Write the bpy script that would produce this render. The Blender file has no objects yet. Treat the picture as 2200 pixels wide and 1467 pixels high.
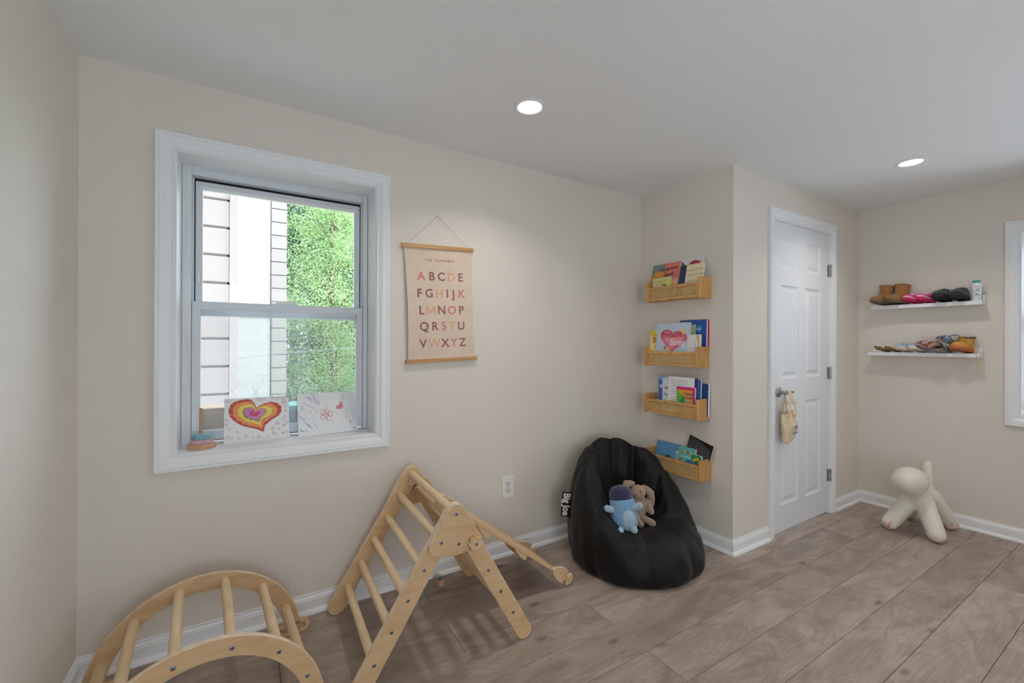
import bpy, bmesh, math, random
from mathutils import Vector, Matrix
from math import sin, cos, pi, radians

# ---------------------------------------------------------------- scene, camera, light
scene = bpy.context.scene
COL = scene.collection
random.seed(7)

H = 2.29                       # ceiling height
XB, DB, XR = 2.9586, 0.6946, 4.6655   # closet side wall, closet depth, right wall
YN = -4.1                      # wall behind the camera

cam_d = bpy.data.cameras.new('camera')
cam = bpy.data.objects.new('camera', cam_d)
COL.objects.link(cam)
scene.camera = cam
cam_d.sensor_width = 36.0
cam_d.lens = 36.0 * 930.0 / 2200.0
cam_d.clip_start = 0.02
_yaw, _pit, _rol = 1.019283, 0.001154, 0.003478
_F = Vector((cos(_pit) * cos(_yaw), cos(_pit) * sin(_yaw), sin(_pit)))
_R = Vector((sin(_yaw), -cos(_yaw), 0.0))
_U = _R.cross(_F)
_R2 = _R * cos(_rol) + _U * sin(_rol)
_U2 = -_R * sin(_rol) + _U * cos(_rol)
_m = Matrix((( _R2.x, _U2.x, -_F.x, 0.52245), (_R2.y, _U2.y, -_F.y, -2.17837), (_R2.z, _U2.z, -_F.z, 1.24317), (0, 0, 0, 1)))
cam.matrix_world = _m

world = bpy.data.worlds.new('sky')
scene.world = world
world.use_nodes = True
bg = world.node_tree.nodes['Background']
bg.inputs['Color'].default_value = (0.74, 0.87, 1.0, 1)
bg.inputs['Strength'].default_value = 5.6

scene.view_settings.view_transform = 'Standard'
scene.view_settings.look = 'None'
scene.view_settings.gamma = 1.0
scene.view_settings.use_curve_mapping = False
scene.view_settings.exposure = 0.06
scene.cycles.use_denoising = True
scene.cycles.max_bounces = 6
scene.cycles.diffuse_bounces = 5
scene.cycles.use_adaptive_sampling = True
scene.cycles.adaptive_threshold = 0.05
scene.cycles.transparent_max_bounces = 16
scene.cycles.sample_clamp_indirect = 6.0

LAMP_W = 3.3
LAMP_COL = (1.0, 0.93, 0.84)

# ---------------------------------------------------------------- materials
MATS = {}
def s2l(c):
    return tuple(((v / 255.0) / 12.92 if v / 255.0 <= 0.04045 else (((v / 255.0) + 0.055) / 1.055) ** 2.4) for v in c)

def mat(name, rgb, rough=0.6, metal=0.0, var=0.0, vscale=8.0, bump=0.0, bscale=60.0, spec=0.5, stretch=(1, 1, 1), sheen=0.0, coat=0.0):
    """principled material, colour given in sRGB 0-255, with optional noise variation and bump"""
    if name in MATS:
        return MATS[name]
    m = bpy.data.materials.new(name); m.use_nodes = True
    nt = m.node_tree; b = nt.nodes['Principled BSDF']
    c = s2l(rgb)
    b.inputs['Base Color'].default_value = (*c, 1)
    b.inputs['Roughness'].default_value = rough
    b.inputs['Metallic'].default_value = metal
    b.inputs['Specular IOR Level'].default_value = spec
    if sheen: b.inputs['Sheen Weight'].default_value = sheen
    if coat: b.inputs['Coat Weight'].default_value = coat
    if var or bump:
        tc = nt.nodes.new('ShaderNodeTexCoord'); mp = nt.nodes.new('ShaderNodeMapping')
        mp.inputs['Scale'].default_value = stretch
        nt.links.new(tc.outputs['Object'], mp.inputs['Vector'])
    if var:
        n = nt.nodes.new('ShaderNodeTexNoise'); n.inputs['Scale'].default_value = vscale; n.inputs['Detail'].default_value = 5
        nt.links.new(mp.outputs['Vector'], n.inputs['Vector'])
        r = nt.nodes.new('ShaderNodeValToRGB')
        r.color_ramp.elements[0].position = 0.3; r.color_ramp.elements[1].position = 0.72
        r.color_ramp.elements[0].color = (*[v * (1 - var) for v in c], 1)
        r.color_ramp.elements[1].color = (*[min(1, v * (1 + var * 0.6)) for v in c], 1)
        nt.links.new(n.outputs['Fac'], r.inputs['Fac']); nt.links.new(r.outputs['Color'], b.inputs['Base Color'])
    if bump:
        n2 = nt.nodes.new('ShaderNodeTexNoise'); n2.inputs['Scale'].default_value = bscale; n2.inputs['Detail'].default_value = 4
        nt.links.new(mp.outputs['Vector'], n2.inputs['Vector'])
        bp = nt.nodes.new('ShaderNodeBump'); bp.inputs['Strength'].default_value = bump; bp.inputs['Distance'].default_value = 0.01
        nt.links.new(n2.outputs['Fac'], bp.inputs['Height']); nt.links.new(bp.outputs['Normal'], b.inputs['Normal'])
    MATS[name] = m
    return m

def wood_mat(name, light, dark, scale=(2.0, 26.0, 26.0), rough=0.5, rnd=0.06):
    if name in MATS: return MATS[name]
    m = bpy.data.materials.new(name); m.use_nodes = True
    nt = m.node_tree; b = nt.nodes['Principled BSDF']; b.inputs['Roughness'].default_value = rough
    tc = nt.nodes.new('ShaderNodeTexCoord'); mp = nt.nodes.new('ShaderNodeMapping'); mp.inputs['Scale'].default_value = scale
    oi = nt.nodes.new('ShaderNodeObjectInfo')
    nt.links.new(tc.outputs['Object'], mp.inputs['Vector'])
    cm = nt.nodes.new('ShaderNodeCombineXYZ')
    ml = nt.nodes.new('ShaderNodeMath'); ml.operation = 'MULTIPLY'; ml.inputs[1].default_value = 37.0
    nt.links.new(oi.outputs['Random'], ml.inputs[0]); nt.links.new(ml.outputs[0], cm.inputs[0]); nt.links.new(ml.outputs[0], cm.inputs[1])
    nt.links.new(cm.outputs[0], mp.inputs['Location'])
    n = nt.nodes.new('ShaderNodeTexNoise'); n.inputs['Scale'].default_value = 1.4; n.inputs['Detail'].default_value = 6; n.inputs['Distortion'].default_value = 0.8
    nt.links.new(mp.outputs['Vector'], n.inputs['Vector'])
    r = nt.nodes.new('ShaderNodeValToRGB')
    r.color_ramp.elements[0].position = 0.33; r.color_ramp.elements[1].position = 0.66
    r.color_ramp.elements[0].color = (*s2l(dark), 1); r.color_ramp.elements[1].color = (*s2l(light), 1)
    nt.links.new(n.outputs['Fac'], r.inputs['Fac'])
    hv = nt.nodes.new('ShaderNodeHueSaturation')
    ma = nt.nodes.new('ShaderNodeMath'); ma.operation = 'MULTIPLY_ADD'; ma.inputs[1].default_value = rnd * 2; ma.inputs[2].default_value = 1.0 - rnd
    nt.links.new(oi.outputs['Random'], ma.inputs[0]); nt.links.new(ma.outputs[0], hv.inputs['Value'])
    nt.links.new(r.outputs['Color'], hv.inputs['Color']); nt.links.new(hv.outputs['Color'], b.inputs['Base Color'])
    MATS[name] = m
    return m

def emit_mat(name, rgb, strength):
    m = bpy.data.materials.new(name); m.use_nodes = True
    nt = m.node_tree; b = nt.nodes['Principled BSDF']
    b.inputs['Base Color'].default_value = (0.8, 0.8, 0.8, 1)
    b.inputs['Emission Color'].default_value = (*rgb, 1); b.inputs['Emission Strength'].default_value = strength
    return m

def floor_mat():
    m = bpy.data.materials.new('laminate_oak'); m.use_nodes = True
    nt = m.node_tree; L = nt.links.new; N = nt.nodes.new
    b = nt.nodes['Principled BSDF']
    tc = N('ShaderNodeTexCoord'); oi = N('ShaderNodeObjectInfo')
    off = N('ShaderNodeMath'); off.operation = 'MULTIPLY'; off.inputs[1].default_value = 91.0
    L(oi.outputs['Random'], off.inputs[0])
    cx = N('ShaderNodeCombineXYZ'); L(off.outputs[0], cx.inputs[0]); L(off.outputs[0], cx.inputs[1]); L(off.outputs[0], cx.inputs[2])
    ad = N('ShaderNodeVectorMath'); ad.operation = 'ADD'; L(tc.outputs['Object'], ad.inputs[0]); L(cx.outputs[0], ad.inputs[1])
    # large soft tone patches
    m1 = N('ShaderNodeMapping'); m1.inputs['Scale'].default_value = (3.0, 9.0, 1); L(ad.outputs[0], m1.inputs['Vector'])
    n1 = N('ShaderNodeTexNoise'); n1.inputs['Scale'].default_value = 1.0; n1.inputs['Detail'].default_value = 3; n1.inputs['Distortion'].default_value = 1.2; L(m1.outputs[0], n1.inputs['Vector'])
    # cathedral grain: bands of a stretched noise field
    m2 = N('ShaderNodeMapping'); m2.inputs['Scale'].default_value = (0.75, 7.5, 1); L(ad.outputs[0], m2.inputs['Vector'])
    n2 = N('ShaderNodeTexNoise'); n2.inputs['Scale'].default_value = 1.3; n2.inputs['Detail'].default_value = 2.2; n2.inputs['Roughness'].default_value = 0.45; n2.inputs['Distortion'].default_value = 0.5; L(m2.outputs[0], n2.inputs['Vector'])
    k = N('ShaderNodeMath'); k.operation = 'MULTIPLY'; k.inputs[1].default_value = 170.0; L(n2.outputs['Fac'], k.inputs[0])
    sn = N('ShaderNodeMath'); sn.operation = 'SINE'; L(k.outputs[0], sn.inputs[0])
    # fine fibres
    m3 = N('ShaderNodeMapping'); m3.inputs['Scale'].default_value = (10, 260, 1); L(ad.outputs[0], m3.inputs['Vector'])
    n3 = N('ShaderNodeTexNoise'); n3.inputs['Scale'].default_value = 1.0; n3.inputs['Detail'].default_value = 3; L(m3.outputs[0], n3.inputs['Vector'])
    # knots
    m4 = N('ShaderNodeMapping'); m4.inputs['Scale'].default_value = (3.2, 8.0, 1); L(ad.outputs[0], m4.inputs['Vector'])
    v4 = N('ShaderNodeTexVoronoi'); v4.inputs['Scale'].default_value = 1.0; L(m4.outputs[0], v4.inputs['Vector'])
    kr = N('ShaderNodeMapRange'); kr.inputs['From Min'].default_value = 0.02; kr.inputs['From Max'].default_value = 0.14; kr.inputs['To Min'].default_value = 0.38; kr.inputs['To Max'].default_value = 1.0; L(v4.outputs['Distance'], kr.inputs['Value'])
    ramp = N('ShaderNodeValToRGB')
    ramp.color_ramp.elements[0].position = 0.28; ramp.color_ramp.elements[0].color = (*s2l((146, 129, 118)), 1)
    ramp.color_ramp.elements[1].position = 0.70; ramp.color_ramp.elements[1].color = (*s2l((182, 166, 154)), 1)
    L(n1.outputs['Fac'], ramp.inputs['Fac'])
    g = N('ShaderNodeMath'); g.operation = 'MULTIPLY_ADD'; g.inputs[1].default_value = 0.07; g.inputs[2].default_value = 0.965; L(sn.outputs[0], g.inputs[0])
    g2 = N('ShaderNodeMath'); g2.operation = 'MULTIPLY_ADD'; g2.inputs[1].default_value = 0.26; g2.inputs[2].default_value = 0.87; L(n3.outputs['Fac'], g2.inputs[0])
    p1 = N('ShaderNodeMath'); p1.operation = 'MULTIPLY'; L(g.outputs[0], p1.inputs[0]); L(g2.outputs[0], p1.inputs[1])
    p2 = N('ShaderNodeMath'); p2.operation = 'MULTIPLY'; L(p1.outputs[0], p2.inputs[0]); L(kr.outputs[0], p2.inputs[1])
    rv = N('ShaderNodeMath'); rv.operation = 'MULTIPLY_ADD'; rv.inputs[1].default_value = 0.22; rv.inputs[2].default_value = 0.89; L(oi.outputs['Random'], rv.inputs[0])
    p3 = N('ShaderNodeMath'); p3.operation = 'MULTIPLY'; L(p2.outputs[0], p3.inputs[0]); L(rv.outputs[0], p3.inputs[1])
    hs = N('ShaderNodeVectorMath'); hs.operation = 'SCALE'; L(ramp.outputs['Color'], hs.inputs[0]); L(p3.outputs[0], hs.inputs['Scale'])
    L(hs.outputs[0], b.inputs['Base Color'])
    b.inputs['Roughness'].default_value = 0.42; b.inputs['Specular IOR Level'].default_value = 0.4
    bp = N('ShaderNodeBump'); bp.inputs['Strength'].default_value = 0.06; bp.inputs['Distance'].default_value = 0.004; L(p1.outputs[0], bp.inputs['Height']); L(bp.outputs['Normal'], b.inputs['Normal'])
    return m

def glass_mat(name, tint=(1, 1, 1), rough=0.0):
    m = bpy.data.materials.new(name); m.use_nodes = True
    nt = m.node_tree; nt.nodes.clear(); N = nt.nodes.new; L = nt.links.new
    o = N('ShaderNodeOutputMaterial'); mx = N('ShaderNodeMixShader'); t = N('ShaderNodeBsdfTransparent'); g = N('ShaderNodeBsdfGlossy'); f = N('ShaderNodeFresnel')
    f.inputs['IOR'].default_value = 1.22; g.inputs['Roughness'].default_value = rough; t.inputs['Color'].default_value = (*tint, 1)
    L(f.outputs[0], mx.inputs[0]); L(t.outputs[0], mx.inputs[1]); L(g.outputs[0], mx.inputs[2]); L(mx.outputs[0], o.inputs[0])
    return m

def screen_mat():
    m = bpy.data.materials.new('insect_mesh'); m.use_nodes = True
    nt = m.node_tree; nt.nodes.clear(); N = nt.nodes.new; L = nt.links.new
    o = N('ShaderNodeOutputMaterial'); mx = N('ShaderNodeMixShader'); t = N('ShaderNodeBsdfTransparent'); d = N('ShaderNodeBsdfDiffuse')
    d.inputs['Color'].default_value = (0.55, 0.58, 0.6, 1)
    tc = N('ShaderNodeTexCoord'); mp = N('ShaderNodeMapping'); mp.inputs['Scale'].default_value = (3, 1, 120); L(tc.outputs['Object'], mp.inputs['Vector'])
    n = N('ShaderNodeTexNoise'); n.inputs['Scale'].default_value = 1.0; n.inputs['Detail'].default_value = 3; L(mp.outputs[0], n.inputs['Vector'])
    r = N('ShaderNodeMapRange'); r.inputs['From Min'].default_value = 0.35; r.inputs['From Max'].default_value = 0.7; r.inputs['To Min'].default_value = 0.15; r.inputs['To Max'].default_value = 0.21; L(n.outputs['Fac'], r.inputs['Value'])
    L(r.outputs[0], mx.inputs[0]); L(t.outputs[0], mx.inputs[1]); L(d.outputs[0], mx.inputs[2]); L(mx.outputs[0], o.inputs[0])
    return m

# ---------------------------------------------------------------- mesh helpers
class MB:
    """collects vertices and faces of ONE mesh"""
    def __init__(s): s.v = []; s.f = []
    def add(s, vs, fs, M=None):
        b = len(s.v)
        s.v += [tuple(M @ Vector(p)) if M else tuple(p) for p in vs]
        s.f += [tuple(i + b for i in f) for f in fs]
        return s
    def box(s, a, b, M=None):
        x0, y0, z0 = a; x1, y1, z1 = b
        vs = [(x0, y0, z0), (x1, y0, z0), (x1, y1, z0), (x0, y1, z0), (x0, y0, z1), (x1, y0, z1), (x1, y1, z1), (x0, y1, z1)]
        return s.add(vs, [(3, 2, 1, 0), (4, 5, 6, 7), (0, 1, 5, 4), (1, 2, 6, 5), (2, 3, 7, 6), (3, 0, 4, 7)], M)
    def prism(s, pts, a, b, axis='y', M=None):
        """extrude a 2D outline along an axis; outline is (x,z) for y, (y,z) for x, (x,y) for z"""
        def P(p, t): return (p[0], t, p[1]) if axis == 'y' else (t, p[0], p[1]) if axis == 'x' else (p[0], p[1], t)
        n = len(pts); vs = [P(p, a) for p in pts] + [P(p, b) for p in pts]
        fs = [tuple(range(n)), tuple(range(2 * n - 1, n - 1, -1))] + [(i, i + n, (i + 1) % n + n, (i + 1) % n) for i in range(n)]
        return s.add(vs, fs, M)
    def rod(s, p0, p1, r0, r1=None, n=20, M=None, cap=True):
        p0 = Vector(p0); p1 = Vector(p1); r1 = r0 if r1 is None else r1
        d = (p1 - p0).normalized(); u = d.orthogonal().normalized(); w = d.cross(u)
        vs = []
        for p, r in ((p0, r0), (p1, r1)):
            for i in range(n):
                a = 2 * pi * i / n; vs.append(p + u * (r * cos(a)) + w * (r * sin(a)))
        fs = [(i, (i + 1) % n, (i + 1) % n + n, i + n) for i in range(n)]
        if cap: fs += [tuple(range(n - 1, -1, -1)), tuple(range(n, 2 * n))]
        return s.add(vs, fs, M)
    def tube(s, pts, r, n=8, M=None, close=False):
        pts = [Vector(p) for p in pts]; m = len(pts); vs = []
        rr = r if isinstance(r, (list, tuple)) else [r] * m
        prev = None
        for i, p in enumerate(pts):
            if close: d = pts[(i + 1) % m] - pts[i - 1]
            else: d = pts[min(i + 1, m - 1)] - pts[max(i - 1, 0)]
            d.normalize()
            u = (prev - d * prev.dot(d)) if prev else d.orthogonal()
            if u.length < 1e-6: u = d.orthogonal()
            u.normalize(); prev = u; w = d.cross(u)
            for k in range(n):
                a = 2 * pi * k / n; vs.append(p + u * (rr[i] * cos(a)) + w * (rr[i] * sin(a)))
        fs = []
        for i in range(m if close else m - 1):
            j = (i + 1) % m
            fs += [(i * n + k, i * n + (k + 1) % n, j * n + (k + 1) % n, j * n + k) for k in range(n)]
        if not close: fs += [tuple(range(n - 1, -1, -1)), tuple(range((m - 1) * n, m * n))]
        return s.add(vs, fs, M)
    def rings(s, rings, cap0=True, cap1=True, close=True, M=None):
        n = len(rings[0]); vs = [p for r in rings for p in r]; fs = []
        for i in range(len(rings) - 1):
            for k in range(n if close else n - 1):
                fs.append((i * n + k, i * n + (k + 1) % n, (i + 1) * n + (k + 1) % n, (i + 1) * n + k))
        if cap0: fs.append(tuple(range(n - 1, -1, -1)))
        if cap1: fs.append(tuple(range((len(rings) - 1) * n, len(rings) * n)))
        return s.add(vs, fs, M)
    def ball(s, c, r, n=24, m=14, M=None):
        """ellipsoid, r = (rx, ry, rz)"""
        if not isinstance(r, (tuple, list)): r = (r, r, r)
        vs = [(c[0], c[1], c[2] - r[2])]
        for j in range(1, m):
            t = -pi / 2 + pi * j / m
            for i in range(n):
                a = 2 * pi * i / n
                vs.append((c[0] + r[0] * cos(t) * cos(a), c[1] + r[1] * cos(t) * sin(a), c[2] + r[2] * sin(t)))
        vs.append((c[0], c[1], c[2] + r[2])); top = len(vs) - 1
        fs = [(0, 1 + (i + 1) % n, 1 + i) for i in range(n)]
        for j in range(m - 2):
            for i in range(n):
                a = 1 + j * n + i; b = 1 + j * n + (i + 1) % n
                fs.append((a, b, b + n, a + n))
        o = 1 + (m - 2) * n
        fs += [(o + i, o + (i + 1) % n, top) for i in range(n)]
        return s.add(vs, fs, M)
    def capsule(s, p0, p1, r0, r1=None, n=20, M=None):
        p0 = Vector(p0); p1 = Vector(p1); r1 = r0 if r1 is None else r1
        d = (p1 - p0).normalized(); u = d.orthogonal().normalized(); w = d.cross(u); rs = []
        for k in range(6):
            t = -pi / 2 + (pi / 2) * (k + 0.15) / 5.3; rs.append((p0 + d * (r0 * sin(t)), r0 * cos(t)))
        for k in range(6):
            t = (pi / 2) * k / 5.3; rs.append((p1 + d * (r1 * sin(t)), r1 * cos(t)))
        return s.rings([[c + u * (r * cos(2 * pi * i / n)) + w * (r * sin(2 * pi * i / n)) for i in range(n)] for c, r in rs], M=M)
    def obj(s, name, m, parent=None, smooth=None, bevel=0.0, seg=2, voxel=0.0, sub=0):
        me = bpy.data.meshes.new(name)
        o0 = s.origin if hasattr(s, 'origin') else None
        me.from_pydata([tuple(p) for p in s.v], [], s.f)
        if bevel or voxel or sub or True:
            bm = bmesh.new(); bm.from_mesh(me)
            bmesh.ops.recalc_face_normals(bm, faces=bm.faces)
            if bevel:
                es = [e for e in bm.edges if len(e.link_faces) == 2 and e.calc_face_angle(0) > radians(35)]
                bmesh.ops.bevel(bm, geom=es, offset=bevel, segments=seg, profile=0.6, affect='EDGES', clamp_overlap=True)
            bm.to_mesh(me); bm.free()
        o = bpy.data.objects.new(name, me); COL.objects.link(o)
        if voxel or sub:
            if voxel:
                r = o.modifiers.new('r', 'REMESH'); r.mode = 'VOXEL'; r.voxel_size = voxel
                sm = o.modifiers.new('s', 'SMOOTH'); sm.iterations = 14; sm.factor = 0.5
            if sub:
                sd = o.modifiers.new('d', 'SUBSURF'); sd.levels = sub; sd.render_levels = sub
            dg = bpy.context.evaluated_depsgraph_get()
            me2 = bpy.data.meshes.new_from_object(o.evaluated_get(dg)); o.modifiers.clear()
            old = o.data; o.data = me2; bpy.data.meshes.remove(old); me2.name = name; me = me2
        me.materials.clear()
        for q in (m if isinstance(m, (list, tuple)) else [m]): me.materials.append(q)
        if smooth is not None:
            me.shade_smooth()
            if smooth < 179: me.set_sharp_from_angle(angle=radians(smooth))
        if parent is not None: o.parent = parent
        return o

def tag(o, label, cat=None, group=None, kind=None):
    o['label'] = label
    if cat: o['category'] = cat
    if group: o['group'] = group
    if kind: o['kind'] = kind
    return o

def thing(name, label, cat, loc=(0, 0, 0), rotz=0.0, group=None, M=None, kind=None):
    o = bpy.data.objects.new(name, None); COL.objects.link(o); o.empty_display_size = 0.05
    if M is not None: o.matrix_world = M
    else:
        o.location = loc; o.rotation_euler = (0, 0, rotz)
    return tag(o, label, cat, group, kind)

def child(mesh_obj, parent, loc=(0, 0, 0), rot=(0, 0, 0), name=None):
    """another part that shares its mesh"""
    c = mesh_obj.copy(); COL.objects.link(c); c.parent = parent; c.location = loc; c.rotation_euler = rot
    return c

def frameM(kind, origin, lean=0.0, roll=0.0):
    """local frame lying on a wall: x to the right, y up, z out into the room"""
    if kind == 'back': A = Matrix(((1, 0, 0), (0, 0, -1), (0, 1, 0))).to_4x4()
    elif kind == 'closet': A = Matrix(((0, 0, -1), (-1, 0, 0), (0, 1, 0))).to_4x4()
    elif kind == 'right': A = Matrix(((0, 0, -1), (-1, 0, 0), (0, 1, 0))).to_4x4()
    return Matrix.Translation(origin) @ A @ Matrix.Rotation(roll, 4, 'Z') @ Matrix.Rotation(-lean, 4, 'X')

def text_mesh(name, body, size, m, parent, loc=(0, 0, 0), M=None, bold=0.0, align='CENTER', spacing=1.0, rot=0.0, sx=1.0, shear=0.0, extrude=0.0002):
    cu = bpy.data.curves.new(name, 'FONT'); cu.body = body; cu.size = size; cu.align_x = align; cu.align_y = 'CENTER'
    cu.offset = bold * size; cu.space_character = spacing; cu.extrude = extrude; cu.resolution_u = 6; cu.shear = shear
    t = bpy.data.objects.new('t', cu); COL.objects.link(t)
    dg = bpy.context.evaluated_depsgraph_get()
    me = bpy.data.meshes.new_from_object(t.evaluated_get(dg)); me.name = name
    bpy.data.objects.remove(t); bpy.data.curves.remove(cu)
    me.materials.clear(); me.materials.append(m)
    o = bpy.data.objects.new(name, me); COL.objects.link(o); o.parent = parent
    if M is not None: o.matrix_local = M
    else:
        o.location = loc; o.rotation_euler = (0, 0, rot); o.scale = (sx, 1, 1)
    o['kind'] = 'stuff'
    return o

def letter_m(name, size, m, parent, loc, rot=0.0, z=0.0004):
    """a plain capital M as one outline"""
    h, w, t = 0.70 * size, 0.40 * size, 0.115 * size
    pts = [(-w, -h / 2), (-w + t * 1.1, -h / 2), (-w + t * 1.1, h * .18), (0, -h * .40), (w - t * 1.1, h * .18), (w - t * 1.1, -h / 2), (w, -h / 2), (w, h / 2), (w - t * 1.15, h / 2), (0, -h * .10), (-w + t * 1.15, h / 2), (-w, h / 2)]
    mb = MB(); n = len(pts); mb.v = [(x, y, 0) for x, y in pts] + [(x, y, z) for x, y in pts]
    quads = [(0, 1, 2, 10, 11), (2, 3, 9, 10), (3, 4, 8, 9), (4, 5, 6, 7, 8)]
    mb.f = [tuple(reversed(q)) for q in quads] + [tuple(i + n for i in q) for q in quads] + [(i, (i + 1) % n, (i + 1) % n + n, i + n) for i in range(n)]
    o = mb.obj(name, m, parent); o.location = loc; o.rotation_euler = (0, 0, rot); o['kind'] = 'stuff'
    return o

def flat(name, pts, z, m, parent, th=0.0003):
    """a printed flat shape on a cover or sheet, in the local x-y frame"""
    return MB().prism(pts, z, z + th, 'z').obj(name, m, parent)

def ellipse(cx, cy, rx, ry, n=24, rot=0.0, a0=0.0, a1=2 * pi):
    full = abs(a1 - a0 - 2 * pi) < 1e-6
    out = []
    for i in range(n if full else n + 1):
        a = a0 + (a1 - a0) * i / n; x, y = rx * cos(a), ry * sin(a)
        out.append((cx + x * cos(rot) - y * sin(rot), cy + x * sin(rot) + y * cos(rot)))
    return out

def rrect(x0, y0, x1, y1, r, n=5):
    out = []
    for cx, cy, a in ((x1 - r, y0 + r, -pi / 2), (x1 - r, y1 - r, 0), (x0 + r, y1 - r, pi / 2), (x0 + r, y0 + r, pi)):
        out += [(cx + r * cos(a + pi / 2 * i / n), cy + r * sin(a + pi / 2 * i / n)) for i in range(n + 1)]
    return out

def hull_plate(circles, n=10):
    """outline of the convex hull of circles (x, y, r)"""
    pts = []
    for x, y, r in circles:
        pts += [(x + r * cos(2 * pi * i / (4 * n)), y + r * sin(2 * pi * i / (4 * n))) for i in range(4 * n)]
    pts = sorted(set((round(a, 6), round(b, 6)) for a, b in pts))
    def half(ps):
        h = []
        for p in ps:
            while len(h) > 1 and (h[-1][0] - h[-2][0]) * (p[1] - h[-2][1]) - (h[-1][1] - h[-2][1]) * (p[0] - h[-2][0]) <= 1e-12: h.pop()
            h.append(p)
        return h
    a = half(pts); b = half(pts[::-1])
    return a[:-1] + b[:-1]

# shared materials
WALL = mat('cream_wall_paint', (226, 217, 206), 0.75, var=0.02, vscale=2.0, bump=0.05, bscale=220, spec=0.25)
CEIL = mat('white_ceiling_paint', (241, 241, 241), 0.85, bump=0.04, bscale=160, spec=0.2)
TRIM = mat('white_trim_paint', (238, 238, 238), 0.38, bump=0.02, bscale=90)
JAMB = mat('scuffed_white_paint', (228, 230, 231), 0.5, var=0.12, vscale=14, stretch=(1, 1, 0.25), bump=0.15, bscale=40)
ALU = mat('window_aluminium', (216, 221, 226), 0.42, metal=0.0)
DARK = mat('dark_gap', (22, 23, 25), 0.9)
DOORW = mat('white_door_paint', (232, 234, 238), 0.42, bump=0.03, bscale=70, stretch=(1, 1, 0.12))
STEEL = mat('brushed_steel', (176, 178, 180), 0.32, metal=0.9)
SCREW = mat('zinc_screw', (150, 152, 156), 0.35, metal=0.85)
BLACKHOLE = mat('screw_socket', (28, 28, 30), 0.7)
PLY = wood_mat('birch_plywood', (221, 185, 142), (208, 169, 124), (5, 5, 26), 0.45, 0.03)
PLYEDGE = wood_mat('plywood_edge', (233, 214, 190), (214, 186, 152), (40, 40, 4), 0.55, 0.02)
RUNG = wood_mat('birch_dowel', (236, 211, 174), (222, 192, 150), (18, 3, 18), 0.42, 0.05)
PINE = wood_mat('shelf_pine', (222, 174, 108), (200, 146, 80), (30, 2.2, 30), 0.5, 0.05)
CANE = mat('woven_cane', (222, 182, 118), 0.6, var=0.14, vscale=300, bump=0.3, bscale=500)
WHITEP = mat('paper_white', (236, 236, 236), 0.75)
PAGES = mat('page_block', (232, 224, 208), 0.85, var=0.1, vscale=300)

# ---------------------------------------------------------------- the room shell
def wall_mesh(name, mapf, u0, u1, z0, z1, th, holes, m, label):
    """flat wall slab with rectangular holes; mapf(u, t, z) gives the world point, t = depth behind the room face"""
    us = sorted({u0, u1, *[h[0] for h in holes], *[h[1] for h in holes]}); zs = sorted({z0, z1, *[h[2] for h in holes], *[h[3] for h in holes]})
    inh = lambda u, z: any(h[0] < u < h[1] and h[2] < z < h[3] for h in holes)
    mb = MB(); idx = {}
    def V(i, j, t):
        k = (i, j, t)
        if k not in idx: idx[k] = len(mb.v); mb.v.append(mapf(us[i], th * t, zs[j]))
        return idx[k]
    for i in range(len(us) - 1):
        for j in range(len(zs) - 1):
            if inh((us[i] + us[i + 1]) / 2, (zs[j] + zs[j + 1]) / 2): continue
            for t in (0, 1): mb.f.append((V(i, j, t), V(i + 1, j, t), V(i + 1, j + 1, t), V(i, j + 1, t)))
            for di, dj, a, b in ((-1, 0, (i, j), (i, j + 1)), (1, 0, (i + 1, j), (i + 1, j + 1)), (0, -1, (i, j), (i + 1, j)), (0, 1, (i, j + 1), (i + 1, j + 1))):
                ii, jj = i + di, j + dj
                out = ii < 0 or jj < 0 or ii >= len(us) - 1 or jj >= len(zs) - 1
                if out or inh((us[ii] + us[ii + 1]) / 2, (zs[jj] + zs[jj + 1]) / 2):
                    mb.f.append((V(*a, 0), V(*b, 0), V(*b, 1), V(*a, 1)))
    o = mb.obj(name, m)
    return tag(o, label, 'wall', kind='structure')

WX0, WX1, WZ0, WZ1 = 0.280, 1.071, 0.785, 2.008      # window opening in the back wall
RY0, RY1, RZ0, RZ1 = -2.32, -1.535, 0.787, 1.955     # window opening in the right wall
DX0, DX1, DZ1 = 3.400, 4.172, 2.046                  # door opening

GX0, GX1 = 0.25, 1.35                                # glazed opening added behind the viewer to admit daylight
wall_mesh('wall_back', lambda u, t, z: (u, t, z), -0.24, XB, 0, H, 0.24, [(WX0, WX1, WZ0, WZ1)], WALL, 'long cream wall holding the window and the alphabet poster')
wall_mesh('wall_left', lambda u, t, z: (-t, u, z), YN, 0.0, 0, H, 0.24, [(-3.95, -2.75, 0.30, 2.06)], WALL, 'cream side wall at the left edge of the photo')
wall_mesh('wall_closet', lambda u, t, z: (XB + t, u, z), -DB, 0.0, 0, H, 0.10, [], WALL, 'narrow cream wall behind the four wooden book shelves')
wall_mesh('wall_door', lambda u, t, z: (u, -DB + t, z), XB + 0.10, XR, 0, H, 0.11, [(DX0, DX1, -1, DZ1)], WALL, 'cream wall around the white panel door')
wall_mesh('wall_right', lambda u, t, z: (XR + t, u, z), YN, -DB + 0.11, 0, H, 0.24, [(RY0, RY1, RZ0, RZ1), (-3.95, -2.62, 0.30, 2.06)], WALL, 'cream wall with the two white shoe ledges')
wall_mesh('wall_rear', lambda u, t, z: (u, YN - t, z), -0.15, XR + 0.24, 0, H, 0.15, [(GX0, GX1, 0.06, 2.06)], WALL, 'cream wall behind the viewer with a glazed door added for daylight')
wall_mesh('wall_cupboard', lambda u, t, z: (u, 0.24 + t, z), XB, XR + 0.24, 0, H, 0.1, [], WALL, 'rear wall of the closet behind the white door')
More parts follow.
